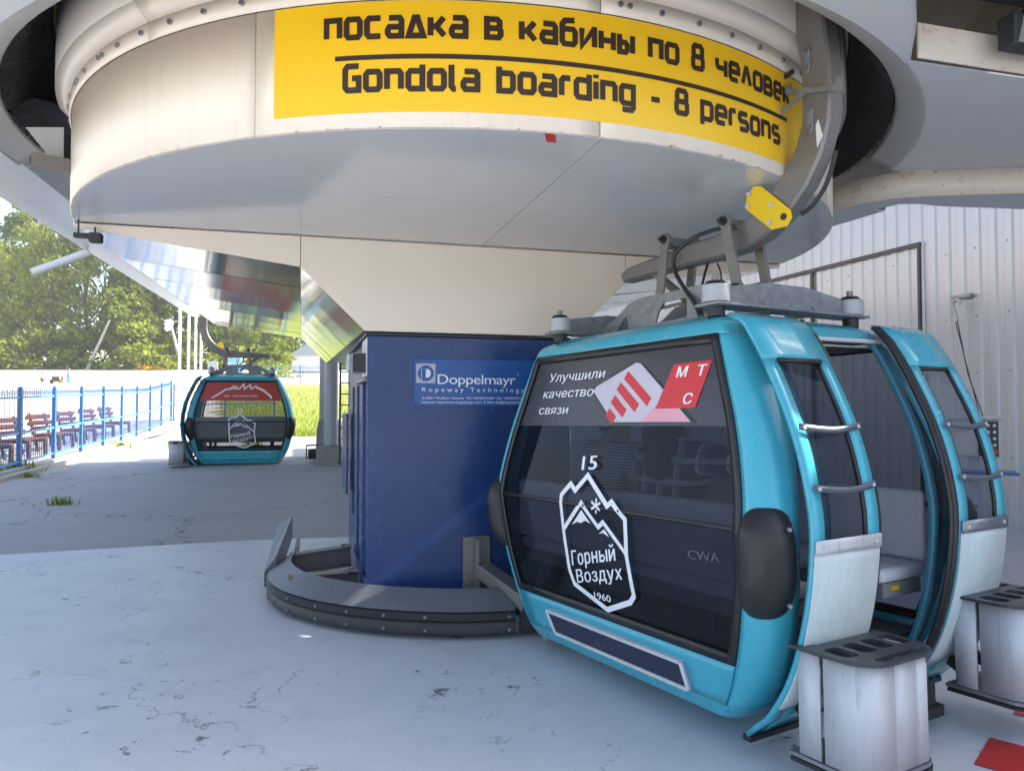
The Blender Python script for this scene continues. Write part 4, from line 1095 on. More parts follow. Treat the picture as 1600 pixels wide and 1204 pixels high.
# maker's plaque
pq = thing('maker_plaque', 'blue enamel plaque with white lettering on the blue pillar', 'plaque', tuple(S(1.2, 0, 1.73)), world=True)
def on_pillar(l, z, off=.0): return P0 + V3 * l + U2 * (T0 - .001 - off) + Z3 * z
c = P0 + V3 * 1.265 + U2 * (T0 - .006) + Z3 * 1.732
MB().box(c, (.955, .010, .338), fmx).build('plate', 'plaque_blue', pq, bevel=.003)
PF = .0115
mb = MB(); f_ = lambda l, z: (lambda a, c_: on_pillar(l + a, z + c_, PF))
put_text(mb, 'Doppelmayr', .585, .074, f_(.958, 1.722), bold=.004, spacing=.94)
mb.build('lettering', 'print_white', pq, recalc=False)
mb = MB(); put_text(mb, 'Ropeway Technology', .765, .034, f_(.845, 1.665), bold=.0, spacing=1.6); mb.build('lettering', 'print_white', pq, recalc=False)
mb = MB(); put_text(mb, 'A-6961 Wolfurt / Austria  Tel +43/5574/604  Fax +43/5574/75590', .80, .017, f_(.845, 1.612), bold=.004); put_text(mb, 'Internet: http://www.doppelmayr.com  E-Mail: dm@doppelmayr.com', .80, .017, f_(.845, 1.582), bold=.004); mb.build('lettering', 'print_white', pq, recalc=False)
mb = MB(); put_text(mb, 'R', .012, .016, f_(1.555, 1.79)); mb.build('lettering', 'print_white', pq, recalc=False)
lx, lz, sz = .802, 1.727, .140
mb = MB(); mb.plate_hole([(0, 0), (sz, 0), (sz, sz), (0, sz)], [[(sz / 2 + .058 * math.cos(R(a)), sz / 2 + .058 * math.sin(R(a))) for a in range(0, 360, 12)]], lambda a, c_: on_pillar(lx + a, lz + c_, PF), .0005, (0, 0, 0))
mb.add([on_pillar(lx + a, lz + c_, PF) for a, c_ in ((.037, .014), (.040, .014), (.040, .126), (.037, .126))], [(0, 1, 2, 3)])
mb.add([on_pillar(lx + .070 + a, lz + .040 + c_, PF) for a, c_ in [(0, 0)] + [(.012 + .024 * math.cos(R(t)), .030 + .030 * math.sin(R(t))) for t in range(-90, 91, 15)] + [(0, .06)]], [list(range(15))])
mb.build('emblem', 'print_white', pq, recalc=False)
for l, z in ((.80, 1.885), (.80, 1.578)):
    p = on_pillar(l, z, .010); MB().cyl(p, p - U2 * .005, .008, 8).build('rivet', 'trim_dark', pq)
# bracket recess with a strut, lower right of the pillar
br = thing('strut_bracket', 'weathered steel bracket and strut at the foot of the blue pillar', 'bracket', tuple(S(1.15, 0, .4)), world=True)
c = P0 + V3 * 1.245 + U2 * (T0 - .02) + Z3 * .43
MB().box(c, (.20, .03, .38), fmx).build('base_plate', 'steel', br, bevel=.006)
MB().box(c - U2 * .05 - V3 * .01, (.03, .08, .36), fmx).build('web', 'steel', br, bevel=.004)
mb = MB(); mb.beam(c - U2 * .05 + V3 * .03 + Z3 * -.04, Vector((.12, 5.05, .24)), .13, .10); mb.build('strut', 'steel', br, bevel=.008)
for dl in (-.075, .075):
    for dz in (-.13, .13):
        p = c - U2 * .015 + V3 * dl + Z3 * dz; MB().cyl(p, p - U2 * .03, .014, 6).build('bolt', 'galv', br)

# ------------------------------------------------------------------ curved guard round the pillar
gd = thing('guard_rail', 'low curved black guard rail with grey top round the pillar foot', 'guard rail', (-1.2, 5.3, 0), world=True)
gp = [(-2.03, 6.45), (-1.965, 6.10), (-1.86, 5.83), (-1.70, 5.58), (-1.52, 5.40), (-1.30, 5.24), (-1.05, 5.115), (-.78, 5.03), (-.50, 4.985), (-.22, 4.985), (0.02, 5.025)]
fine = []
for i in range(len(gp) - 1):
    p_ = [Vector(gp[max(0, min(len(gp) - 1, i + k))]) for k in (-1, 0, 1, 2)]
    for s_ in range(4):
        t = s_ / 4; fine.append(.5 * ((2 * p_[1]) + (p_[2] - p_[0]) * t + (2 * p_[0] - 5 * p_[1] + 4 * p_[2] - p_[3]) * t * t + (3 * p_[1] - p_[0] - 3 * p_[2] + p_[3]) * t ** 3))
fine.append(Vector(gp[-1]))
frames = []
for i in range(len(fine)):
    t = (fine[min(i + 1, len(fine) - 1)] - fine[max(0, i - 1)]).normalized(); frames.append((Vector((t.y * -1, t.x, 0)), Z3))
path = [Vector((p.x, p.y, 0)) for p in fine]
inn = [(Vector((f_[0].x, f_[0].y, 0)), Z3) for f_ in frames]
mb = MB(); mb.sweep(path, inn, [(.0, .05), (-.018, .06), (-.018, .105), (-.008, .12), (-.008, .135), (-.02, .15), (-.02, .195), (0, .205), (.03, .205), (.03, .05)]); mb.build('rubber_band', 'black_rubber', gd, smooth=True)
mb = MB(); mb.sweep(path, inn, [(-.012, .208), (.17, .318), (.17, .10), (.15, .10), (.15, .298), (-.004, .202)]); mb.build('top_plate', 'bumper_top', gd, smooth=True)
for k in (10, 14, 19, 23, 27, 31, 39):
    if k >= len(path): continue
    for z in (.085, .172):
        n_ = inn[k][0]; p = path[k] - n_ * .019 + Z3 * z; MB().cyl(p, p - n_ * .008, .010, 8).build('bolt', 'galv', gd)
# straight raised left end
a0, a1 = Vector((-2.03, 6.45, 0)), Vector((-2.30, 7.75, 0))
t = (a1 - a0).normalized(); n_ = Vector((t.y, -t.x, 0))
ro_ = [Vector(p) for p in ((-2.045, 6.22, .20), (-1.955, 6.27, .33), (-2.17, 7.45, .49), (-2.31, 7.43, .40))]
lo_ = [Vector((p.x, p.y, .07 if i in (0, 1) else .27)) for i, p in enumerate(ro_)]
mb = MB(); mb.add(ro_ + lo_, [(0, 1, 2, 3), (0, 3, 7, 4), (1, 5, 6, 2), (3, 2, 6, 7), (0, 4, 5, 1), (4, 7, 6, 5)]); mb.build('raised_end', 'bumper_top', gd, bevel=.006)
MB().beam(a0 + n_ * .12 + Z3 * .06, a1 + n_ * .10 + Z3 * .16, .03, .10).build('end_brace', 'steel', gd)
# floor beams from pillar to the guard
def hbeam(a, b, nm='cross_beam'):
    mb = MB(); a = Vector(a); b = Vector(b)
    mb.beam(a, b, .016, .15); mb.beam(a + Z3 * .083, b + Z3 * .083, .12, .014); mb.beam(a - Z3 * .083, b - Z3 * .083, .12, .014)
    return mb.build(nm, 'steel', gd, bevel=.003, seg=1)
hbeam((-1.93, 6.55, .19), S(L0 - .01, 1.55, .19)); hbeam((-1.70, 5.72, .19), S(L0 - .01, .62, .19))
for t_ in (1.55, .62):
    for s_ in (-.05, .05):
        p = S(L0 - .03, t_ + s_, .27); MB().cyl(p - V3 * .06, p + V3 * .02, .012, 6).build('bolt', 'dark', gd)
        p = S(L0 - .03, t_ + s_, .11); MB().cyl(p - V3 * .06, p + V3 * .02, .012, 6).build('bolt', 'dark', gd)
MB().box((.13, 5.12, .15), (.16, .14, .20)).build('end_block', 'black_rubber', gd, bevel=.01)

# ------------------------------------------------------------------ far column with ladder
zc = ground_z(0, 18)
cx, cy = -4.25, 17.6
fc = thing('round_column', 'white round steel column on a concrete foot behind the pillar', 'column', (cx, cy, zc), world=True)
b0 = Vector((cx, cy, zc))
MB().cyl(b0 + Z3 * .36, b0 + Z3 * 2.9, .155, 24).build('shaft', 'col_grey', fc, smooth=True)
mb = MB(); mb.box(b0 + Z3 * .17, (.56, .56, .42)); mb.box(b0 + Z3 * .02, (.8, .8, .08)); mb.build('foot', 'concrete_block', fc, bevel=.02)
MB().cyl(b0 + Z3 * .383, b0 + Z3 * .41, .24, 20).build('flange', 'galv', fc)
gc = thing('mast_housing', 'grey sheet metal mast with a cowl left of the white column', 'mast', (-4.62, 18.9, zc), world=True)
b0 = Vector((-4.62, 18.9, ground_z(0, 18.9)))
MB().box(b0 + Z3 * 1.9, (.38, .4, 2.4)).build('mast', 'col_grey', gc, bevel=.01)
MB().prism([(-.24, 0), (.38, 0), (.38, .74), (-.16, .78), (-.22, .5)], (1, 0, 0), Z3, (0, 1, 0), b0 + Vector((0, -.35, .22)), .7).build('cowl', 'alu_dark', gc, bevel=.03)
MB().box(b0 + Z3 * .12, (.8, .9, .22)).build('plinth', 'dark', gc, bevel=.02)
mb = MB(); mb.tube([b0 + Vector((-.42, -.5, 0)), b0 + Vector((-.42, -.5, .33)), b0 + Vector((.35, -.5, .36)), b0 + Vector((.35, -.5, 0))], .022, 8); mb.build('hoop', 'galv', gc, smooth=True)
ld = thing('ladder', 'dark steel ladder leaning on the grey wall beside the white column', 'ladder', (-3.75, 16.9, ground_z(0, 16.9)), world=True)
zl = ground_z(0, 16.9)
for x in (-3.86, -3.46): MB().beam((x, 16.8, zl), (x, 16.85, zl + 2.75), .035, .05).build('rail', 'dark', ld)
for i in range(11): MB().beam((-3.845, 16.81, zl + .12 + i * .25), (-3.475, 16.81, zl + .12 + i * .25), .025, .025).build('rung', 'dark', ld)
MB().beam((-4.4, 16.7, zl + .03), (-3.2, 16.75, zl + .03), .04, .03).build('foot_rail', 'galv', ld)
tag(MB().box((-3.3, 17.4, zl + 1.4), (.95, .3, 2.9)).build('service_cabinet', 'col_grey', bevel=.01), 'grey cabinet wall behind the ladder', 'cabinet')

#SECTION_GONDOLA
# ------------------------------------------------------------------ gondolas
AT = [(.06, .88), (.12, .955), (.33, 1.085), (.6, 1.17), (.9, 1.212), (1.1, 1.206), (1.4, 1.135), (1.7, 1.005), (1.874, .905), (1.95, .84), (2.0, .70)]
BT = [(.06, .66), (.12, .69), (.33, .722), (.6, .762), (.98, .802), (1.2, .766), (1.5, .714), (1.75, .672), (1.874, .652), (1.95, .625), (2.0, .52)]
WT = [(.06, .79), (.12, .85), (.33, .945), (.6, 1.025), (.9, 1.072), (1.1, 1.066), (1.4, .995), (1.7, .885), (1.874, .82), (1.95, .78), (2.0, .64)]
A_ = lambda z: table(AT, z); W_ = lambda z: table(WT, z)
def B_(z):
    for i in range(len(BT) - 1):
        if BT[i][0] <= z <= BT[i + 1][0]: return lerp(BT[i][1], BT[i + 1][1], (z - BT[i][0]) / (BT[i + 1][0] - BT[i][0]))
    return BT[-1][1] if z > 1 else BT[0][1]
RY = lambda z: min(.20, B_(z) * .3)
def corner(z, s):
    """s 0..1 from the end face to the side, +x -y corner"""
    a, b, w_ = A_(z), B_(z), W_(z); rx, ry = a - w_, RY(z); an = s * math.pi / 2; e = .85
    return (a - rx + rx * math.sin(an) ** e, -(b - ry) - ry * math.cos(an) ** e)
def endY(z): return -B_(z)
RX = Matrix.Rotation(0, 4, 'X')
def make_gondola(label, loc, rot):
    g = thing('gondola', label, 'gondola', loc, rot)
    zl = linspace(.06, 2.0, 45)
    # four corner columns
    for sx in (1, -1):
        for sy in (1, -1):
            mb = MB(); mb.grid(lambda z, s: (lambda p: (p[0] * sx, p[1] * sy, z))(corner(z, s)), linspace(.10, 1.90, 40), linspace(0, 1, 9)); mb.build('corner_column', 'teal', g, smooth=True, solid=.022, off=-1 if sx * sy < 0 else 1, recalc=False, angle=60)
            # soft black buffer pads
            mb = MB()
            def pad(u, v):
                an = u * 2 * math.pi; rr = v
                sx_, zz_ = math.cos(an), math.sin(an)
                k = (abs(sx_) ** 3.2 + abs(zz_) ** 3.2) ** (-1 / 3.2)
                s = .42 + sx_ * k * rr * .52; z = .838 + zz_ * k * rr * .245
                cx_, cy_ = corner(z, max(0, min(1, s))); cx_ += (.0 if s >= 0 else s * .16); cy_ += (max(0, s - 1) * .25)
                bulge = .075 * (1 - rr ** 3.5) + .004
                nx, ny = (math.sin(max(0, min(1, s)) * math.pi / 2), -math.cos(max(0, min(1, s)) * math.pi / 2))
                return ((cx_ + nx * bulge) * sx, (cy_ + ny * bulge) * sy, z)
            mb.grid(pad, linspace(0, 1, 37), [.01, .3, .55, .75, .88, .95, .985, 1.0]); pd = mb.build('buffer_pad', 'black_rubber', g, smooth=True, angle=70)
            for zz in (.67, 1.0):
                s_ = .72; cx_, cy_ = corner(zz, s_); nx, ny = math.sin(s_ * math.pi / 2), -math.cos(s_ * math.pi / 2)
                a_ = Vector(((cx_ + nx * .060) * sx, (cy_ + ny * .060) * sy, zz)); b_ = Vector(((cx_ + nx * .078) * sx, (cy_ + ny * .078) * sy, zz)); MB().cyl(a_, b_, .009, 8).build('screw', 'galv', pd)
    # roof and belly
    def ring(z, n=8):
        pts = []
        for sx, sy in ((1, -1), (1, 1), (-1, 1), (-1, -1)):
            seg = [corner(z, s) for s in linspace(0, 1, n)]
            if sx * sy > 0: seg = seg[::-1]
            pts += [(p[0] * sx, p[1] * sy, z) for p in seg]
        return pts
    mb = MB(); R_ = [ring(z) for z in (1.885, 1.90, 1.93, 1.955, 1.975, 1.99, 2.0)]; n = len(R_[0])
    for rr in R_: mb.v += [Vector(p) for p in rr]
    for k in range(len(R_) - 1):
        for i in range(n): mb.f.append([k * n + i, k * n + (i + 1) % n, (k + 1) * n + (i + 1) % n, (k + 1) * n + i])
    mb.f.append([(len(R_) - 1) * n + i for i in range(n)])
    mb.build('roof', 'teal', g, smooth=True, solid=.02, off=-1, angle=50)
    mb = MB(); R_ = [ring(z) for z in (.06, .075, .10, .135)]
    for rr in R_: mb.v += [Vector(p) for p in rr]
    for k in range(len(R_) - 1):
        for i in range(n): mb.f.append([k * n + i, k * n + (i + 1) % n, (k + 1) * n + (i + 1) % n, (k + 1) * n + i])
    mb.f.append([i for i in range(n)])
    mb.build('belly', 'teal', g, smooth=True, angle=50)
    MB().box((0, 0, .30), (1.95, 1.36, .03)).build('floor', 'cab_floor', g)
    # end panels and windows
    for sy in (1, -1):
        mb = MB(); mb.grid(lambda z, s: (s * (W_(z) - .004), sy * -endY(z) * 1.0, z), linspace(.137, .345, 6), linspace(-1, 1, 15)); mb.build('end_apron', 'teal', g, smooth=True, solid=.015, off=0)
        mb = MB(); f0 = lambda z, s: (s * (W_(z) - .022), sy * (B_(z) - .012), z)
        mb.grid(f0, linspace(.985, 1.855, 14), linspace(-1, 1, 9)); mb.build('upper_window', 'cab_glass', g, smooth=True)
        mb = MB(); mb.grid(f0, linspace(.37, .975, 10), linspace(-1, 1, 9)); mb.build('lower_window', 'cab_glass_low', g, smooth=True)
        # black frame
        mb = MB()
        for s in (-1, 1):
            mb.grid(lambda z, k: (s * (W_(z) - .004 - k * .045), sy * (B_(z) + .001), z), linspace(.345, 1.885, 40), (0, 1))
        for z0, z1 in ((.345, .395), (.968, .990), (1.842, 1.885)):
            mb.grid(lambda z, k: (k * (W_(z) - .05), sy * (B_(z) + .001), z), (z0, (z0 + z1) / 2, z1), linspace(-1, 1, 9))
        mb.build('window_frame', 'gasket', g, smooth=True, solid=.012, off=0)
    # side windows between columns and doors, and the fixed far side
    def side(y0, y1, z0, z1, x_in=.008, n=30, sx=1, name='side_window', m='door_glass'):
        mb = MB(); mb.grid(lambda z, t: (sx * (A_(z) - x_in), lerp(y0(z) if callable(y0) else y0, y1(z) if callable(y1) else y1, t), z), linspace(z0, z1, n), (0, .5, 1)); return mb.build(name, m, g, smooth=True)
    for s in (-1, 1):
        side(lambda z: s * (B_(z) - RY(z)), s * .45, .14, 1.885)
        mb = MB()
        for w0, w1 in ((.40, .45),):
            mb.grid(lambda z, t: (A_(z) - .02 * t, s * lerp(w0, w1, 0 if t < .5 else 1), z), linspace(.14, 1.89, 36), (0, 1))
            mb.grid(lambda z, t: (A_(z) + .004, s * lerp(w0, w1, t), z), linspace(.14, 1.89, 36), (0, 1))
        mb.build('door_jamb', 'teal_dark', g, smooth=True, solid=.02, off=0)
    side(lambda z: -(B_(z) - RY(z)), lambda z: (B_(z) - RY(z)), .98, 1.86, sx=-1, name='side_window', m='cab_glass')
    side(lambda z: -(B_(z) - RY(z)), lambda z: (B_(z) - RY(z)), .36, .97, sx=-1, name='side_window', m='cab_glass_low')
    side(lambda z: -(B_(z) - RY(z)), lambda z: (B_(z) - RY(z)), .12, .36, sx=-1, name='side_apron', m='teal')
    # door header with guide rods
    mb = MB(); mb.box((.80, 0, 1.872), (.16, 1.0, .03)); mb.build('door_header', 'gasket', g)
    mb = MB(); mb.cyl((.90, -.5, 1.875), (.93, .58, 1.88), .012, 8); mb.build('guide_rod', 'alu', g)
    mb = MB(); mb.cyl((.84, -.5, 1.85), (.88, .58, 1.86), .010, 8); mb.build('guide_rod', 'alu', g)
    mb = MB(); mb.box((0, 0, 1.855), (1.5, 1.1, .02)); mb.build('ceiling', 'cab_lining', g)
    # seats: back rest, cushion with a darker front board
    for sy in (1, -1):
        MB().box((0, sy * .655, .88), (2.06, .05, .38)).build('seat_back', 'seat', g, bevel=.03, seg=3)
        MB().box((0, sy * .46, .645), (2.06, .40, .075)).build('seat_cushion', 'seat', g, bevel=.03, seg=3)
        MB().box((0, sy * .47, .565), (2.02, .34, .08)).build('seat_board', 'seat_front', g, bevel=.01)
        for x in (-.7, .7): MB().box((x, sy * .52, .42), (.05, .20, .22)).build('seat_leg', 'cab_lining', g)
    MB().box((1.012, .40, .575), (.004, .07, .025)).build('seat_tag', 'yellow_plate', g)
    # doors
    def leaf(y0, y1, near, rackz):
        sgn = 1
        off = lambda z: .115 + .01 * math.sin(z)
        zt, zb = 1.975, .02
        AX = lambda z: (A_(z) if z > .06 else .88 - (.06 - z) * .9) + off(z)
        dr = MB()
        # frame as two stiles, head and rails
        def strip(ya, yb, za, zb_, n=14, k=4): dr.grid(lambda z, t: (AX(z), lerp(ya, yb, t), z), linspace(za, zb_, n), linspace(0, 1, k))
        sw = .075
        strip(y0, y0 + sw, zb, 1.74, 34, 2); strip(y1 - sw, y1, zb, 1.74, 34, 2)
        strip(y0, y1, 1.74, zt, 8); strip(y0 + sw, y1 - sw, zb, .29, 8)
        door = dr.build('door', 'teal', g, smooth=True, solid=.022, off=-1, angle=50)
        mb = MB(); mb.grid(lambda z, t: (AX(z) - .016, lerp(y0 + sw + .012, y1 - sw - .012, t), z), linspace(.92, 1.725, 16), (0, 1)); mb.build('window', 'door_glass', door, smooth=True)
        mb = MB()
        for yy in (y0 + sw, y1 - sw - .014): mb.grid(lambda z, t: (AX(z) - .004, yy + t * .014, z), linspace(.90, 1.738, 20), (0, 1))
        mb.grid(lambda z, t: (AX(z) - .004, lerp(y0 + sw, y1 - sw, t), z), (1.722, 1.738), (0, 1)); mb.build('seal', 'gasket', door, smooth=True, solid=.016, off=-1)
        mb = MB(); mb.grid(lambda z, t: (AX(z) + .006, lerp(y0 + .004, y1 - .004, t), z), linspace(.20, .90, 16), (0, 1)); mb.build('lower_panel', 'polycarb', door, smooth=True, solid=.006, off=0)
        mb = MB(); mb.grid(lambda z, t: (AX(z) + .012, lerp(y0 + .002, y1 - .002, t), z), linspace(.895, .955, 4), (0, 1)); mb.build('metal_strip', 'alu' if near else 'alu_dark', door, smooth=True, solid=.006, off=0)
        for yy in (y0 + .05, y1 - .05):
            p = Vector((AX(.925) + .014, yy, .925)); MB().cyl(p, p + Vector((.008, 0, 0)), .010, 8).build('screw', 'alu', door)
        for z in (1.42, 1.16):
            mb = MB(); mb.grid(lambda t, k: (AX(z) + .012 + .018 * math.sin(math.pi * t), lerp(y0 + .02, y1 - .012, t), z + k * .028 - .018 * math.sin(math.pi * t)), linspace(0, 1, 9), (0, 1)); sp2 = mb.build('strap', 'strap', door, smooth=True, solid=.006)
            for yy in (y0 + .045, y1 - .035):
                p = Vector((AX(z) + .018, yy, z + .010)); MB().cyl(p, p + Vector((.008, 0, 0)), .009, 8).build('rivet', 'alu', sp2)
        # rubber edge towards the opening
        ye = y1 if near else y0; mb = MB(); dirn = 1 if near else -1
        for o_, dx in ((0, 0), (.016, -.012)):
            mb.tube([(AX(z) - .012 + dx, ye + dirn * (.012 + o_), z) for z in linspace(zb, zt - .02, 24)], .014, 6)
        mb.build('edge_seal', 'gasket', door, smooth=True)
        MB().box((AX(.02) - .01, (y0 + y1) / 2, .012), (.05, y1 - y0, .03)).build('foot_guide', 'gasket', door, bevel=.006)
        # swing arm up to the header
        mb = MB(); mb.tube([(.86, (y0 + y1) / 2 * .6, 1.87), (AX(1.9) - .02, (y0 + y1) / 2, 1.90)], .014, 8); mb.build('carrier_arm', 'galv', door)
        # ski rack
        yc = (y0 + y1) / 2 + (0 if near else .10); hw = .252; x0, x1 = 1.21, 1.60; zt_ = rackz
        rx = MB(); rc = .10
        out = [(x0, yc - hw + .02), (x0 + .13, yc - hw)] 
        def rounded(x0, x1, y0_, y1_, r, n=5):
            pts = []
            for cx_, cy_, a0 in ((x1 - r, y0_ + r, -90), (x1 - r, y1_ - r, 0)):
                for i in range(n + 1): pts.append((cx_ + r * math.cos(R(a0 + 90 * i / n)), cy_ + r * math.sin(R(a0 + 90 * i / n))))
            return [(x0, y0_)] + pts + [(x0, y1_)]
        po = rounded(x0, x1, yc - hw, yc + hw, .13)
        def slot(cx_, cy_, lx_, ly_, r=.025):
            return [(cx_ + sx_ * (lx_ / 2 - r) + r * math.cos(R(a)), cy_ + sy_ * (ly_ / 2 - r) + r * math.sin(R(a))) for sx_, sy_, aa in ((1, 1, (0, 45, 90)), (-1, 1, (90, 135, 180)), (-1, -1, (180, 225, 270)), (1, -1, (270, 315, 360))) for a in aa]
        holes = [slot(1.275, yc + .03, .035, .40, .012), slot(1.55, yc + .03, .035, .34, .012)] + [slot(1.41, yc - .165 + i * .12, .125, .088) for i in range(4)]
        mb = MB(); mb.plate_hole(po, holes, lambda a, c_: (a, c_, zt_ - .012), .014, (0, 0, 1)); rk = mb.build('rack_top', 'rack_plate', door)
        mb = MB()
        for h_ in holes:
            m_ = len(h_); mb.add([(a, c_, zt_ - .014) for a, c_ in h_] + [(a, c_, zt_ - .05) for a, c_ in h_], [[i, (i + 1) % m_, m_ + (i + 1) % m_, m_ + i] for i in range(m_)])
        mb.build('hole_collar', 'rack_plate', rk, recalc=False)
        pi_ = rounded(x0 + .03, x1 - .035, yc - hw + .035, yc + hw - .035, .075)
        cut = [(0, 4), (4, 7), (7, 10), (10, len(pi_) - 1)]
        def wall(pts, nm='rack_side'):
            mb = MB(); mb.grid(lambda i, z: (pts[i][0], pts[i][1], z), range(len(pts)), (zt_ - .45, zt_ - .015)); mb.build(nm, 'alu', rk, smooth=True, solid=.012, off=0)
        m1 = len(pi_) // 2
        a_, b_ = Vector(pi_[6]), Vector(pi_[7]); d_ = (b_ - a_)
        wall([pi_[0]] + [tuple(Vector(pi_[0]).lerp(Vector(pi_[1]), .42))]); wall([tuple(Vector(pi_[0]).lerp(Vector(pi_[1]), .50))] + pi_[1:7] + [tuple(a_ + d_ * .30)])
        wall([tuple(a_ + d_ * .31), tuple(a_ + d_ * .80)]); wall([tuple(a_ + d_ * .81), tuple(b_)] + pi_[8:])
        mb = MB(); mb.prism(rounded(x0 - .02, x1 - .022, yc - hw + .022, yc + hw - .022, .085), (1, 0, 0), (0, 1, 0), (0, 0, 1), (0, 0, zt_ - .47), .016); mb.build('rack_base', 'alu_dark', rk)
        mb = MB(); mb.prism(rounded(x0 - .01, x1 - .018, yc - hw + .018, yc + hw - .018, .088), (1, 0, 0), (0, 1, 0), (0, 0, 1), (0, 0, zt_ - .49), .016); mb.build('rack_edge', 'black_rubber', rk)
        for dy in (-.1, .12): MB().beam((AX(.25) - .02, yc + dy, .20), (x0 + .03, yc + dy, .14), .03, .05).build('rack_bracket', 'gasket', rk)
        return door
    leaf(-.665, -.215, True, .505)
    leaf(.435, .865, False, .570)
    # step and pipe loop below
    mb = MB(); mb.tube([(-.52, -.2, .07), (-.88, -.18, .04), (-.98, -.3, .035), (-.95, -.5, .035), (-.80, -.62, .04)], .022, 10); mb.build('guide_loop', 'galv', g, smooth=True)
    mb = MB(); mb.box((1.05, .35, .07), (.30, .14, .16)); mb.box((1.16, .35, -.0), (.12, .22, .06)); mb.build('door_drive', 'dark', g, bevel=.012)
    # solar panel under the end window
    for sy in (-1,):
        y = -.735; fr2 = g
        def sp3(x, z, o=0): return (x, lerp(-.716, -.694, (.285 - z) / .16) - .018 - o, z)
        so_ = MB(); so_.add([sp3(-.575, .272), sp3(.60, .272), sp3(.64, .155), sp3(-.50, .155)], [(0, 1, 2, 3)]); sol = so_.build('solar_panel', 'solar', g, solid=.012)
        mb = MB()
        for a, b in (((-.585, .276), (.61, .276)), ((.61, .276), (.645, .152)), ((.645, .152), (-.51, .152)), ((-.51, .152), (-.585, .276))):
            mb.beam(sp3(*a, .006), sp3(*b, .006), .034, .018)
        mb.build('panel_frame', 'alu', sol)
        mb = MB()
        for k in range(1, 14): mb.beam(sp3(lerp(-.575, .60, k / 14), .268, .0015), sp3(lerp(-.50, .64, k / 14), .159, .0015), .002, .002)
        for k in range(1, 5): mb.beam(sp3(lerp(-.575, -.50, k / 5), lerp(.272, .155, k / 5), .0015), sp3(lerp(.60, .64, k / 5), lerp(.272, .155, k / 5), .0015), .0015, .0015)
        mb.build('cell_lines', 'solar_line', sol)
    # roof rack: two side plates, two long roller arms
    pl_ = [(-.74, 2.03), (-.70, 2.10), (-.56, 2.135), (-.40, 2.225), (-.28, 2.248), (.28, 2.248), (.40, 2.225), (.56, 2.135), (.70, 2.10), (.74, 2.03)]
    hl = [[(-.52, 2.055), (-.43, 2.05), (-.40, 2.075), (-.42, 2.145), (-.52, 2.075)], [(-.14, 2.075), (.02, 2.07), (.14, 2.075), (.14, 2.19), (-.06, 2.19), (-.10, 2.15)], [(.52, 2.055), (.42, 2.145), (.40, 2.075), (.43, 2.05)]]
    for sy in (-.20, .20):
        mb = MB(); mb.plate_hole(pl_, hl, lambda a, c_: (a, sy, c_), .012, (0, 1, 0)); mb.build('side_plate', 'galv', g)
    for sx in (-1, 1):
        mb = MB(); mb.box((sx * .70, 0, 2.045), (.16, 1.22, .014)); mb.build('arm_base', 'galv', g, bevel=.003, seg=1)
        mb = MB(); mb.prism([(-.52, 2.05), (.52, 2.05), (.44, 2.15), (.15, 2.19), (-.15, 2.19), (-.44, 2.15)], (0, 1, 0), (0, 0, 1), (1, 0, 0), (sx * .70 - .006, 0, 0), .012); mb.build('arm_web', 'galv', g)
        for sy in (-.54, .54):
            c_ = Vector((sx * .70, sy, 0)); mb = MB(); mb.cyl(c_ + Z3 * 2.056, c_ + Z3 * 2.145, .072, 28); ro = mb.build('roller', 'roller', g, smooth=True, bevel=.004)
            MB().cyl(c_ + Z3 * 2.147, c_ + Z3 * 2.165, .060, 24, .045).build('rubber_cap', 'black_rubber', ro, smooth=True)
            MB().cyl(c_ + Z3 * 2.167, c_ + Z3 * 2.20, .018, 8).build('nut', 'steel', ro)
            MB().cyl(c_ + Z3 * 1.985, c_ + Z3 * 2.038, .045, 16).build('foot', 'black_rubber', ro, smooth=True)
    # hanger arm: flat bar foot, then the curve up into the station
    hp = [(-.64, 2.452, .035), (-.60, 2.466, .046), (-.30, 2.480, .056), (.0, 2.490, .064), (.25, 2.492, .070), (.42, 2.505, .078), (.56, 2.55, .086), (.70, 2.635, .090), (.815, 2.745, .090), (.897, 2.87, .089), (.942, 3.0, .088), (.955, 3.15, .088), (.949, 3.32, .088), (.922, 3.52, .088), (.882, 3.75, .088), (.842, 3.98, .088)]
    mb = MB(); m_ = 8
    for i, (x, z, hw) in enumerate(hp):
        t = Vector((hp[min(i + 1, len(hp) - 1)][0] - hp[max(i - 1, 0)][0], 0, hp[min(i + 1, len(hp) - 1)][1] - hp[max(i - 1, 0)][1])).normalized(); nv = Vector((-t.z, 0, t.x)); hy = .055; c_ = .014
        for a, b in ((-hw + c_, -hy), (hw - c_, -hy), (hw, -hy + c_), (hw, hy - c_), (hw - c_, hy), (-hw + c_, hy), (-hw, hy - c_), (-hw, -hy + c_)):
            mb.v.append(Vector((x, 0, z)) + nv * a + Vector((0, b, 0)))
    for i in range(len(hp) - 1):
        for k in range(m_): mb.f.append([i * m_ + k, i * m_ + (k + 1) % m_, (i + 1) * m_ + (k + 1) % m_, (i + 1) * m_ + k])
    mb.f.append(list(range(m_))[::-1]); mb.f.append([(len(hp) - 1) * m_ + k for k in range(m_)])
    hg = mb.build('hanger_arm', 'steel', g, smooth=True, angle=30)
    # yellow safety plate with bolts
    yp = [(.40 + .10, 2.735), (.575, 2.765), (.80, 2.56), (.805, 2.52), (.775, 2.485), (.70, 2.485), (.655, 2.505), (.475, 2.69)]
    yp = [(.485, 2.655), (.50, 2.725), (.55, 2.765), (.60, 2.755), (.79, 2.575), (.80, 2.53), (.765, 2.49), (.665, 2.495)]
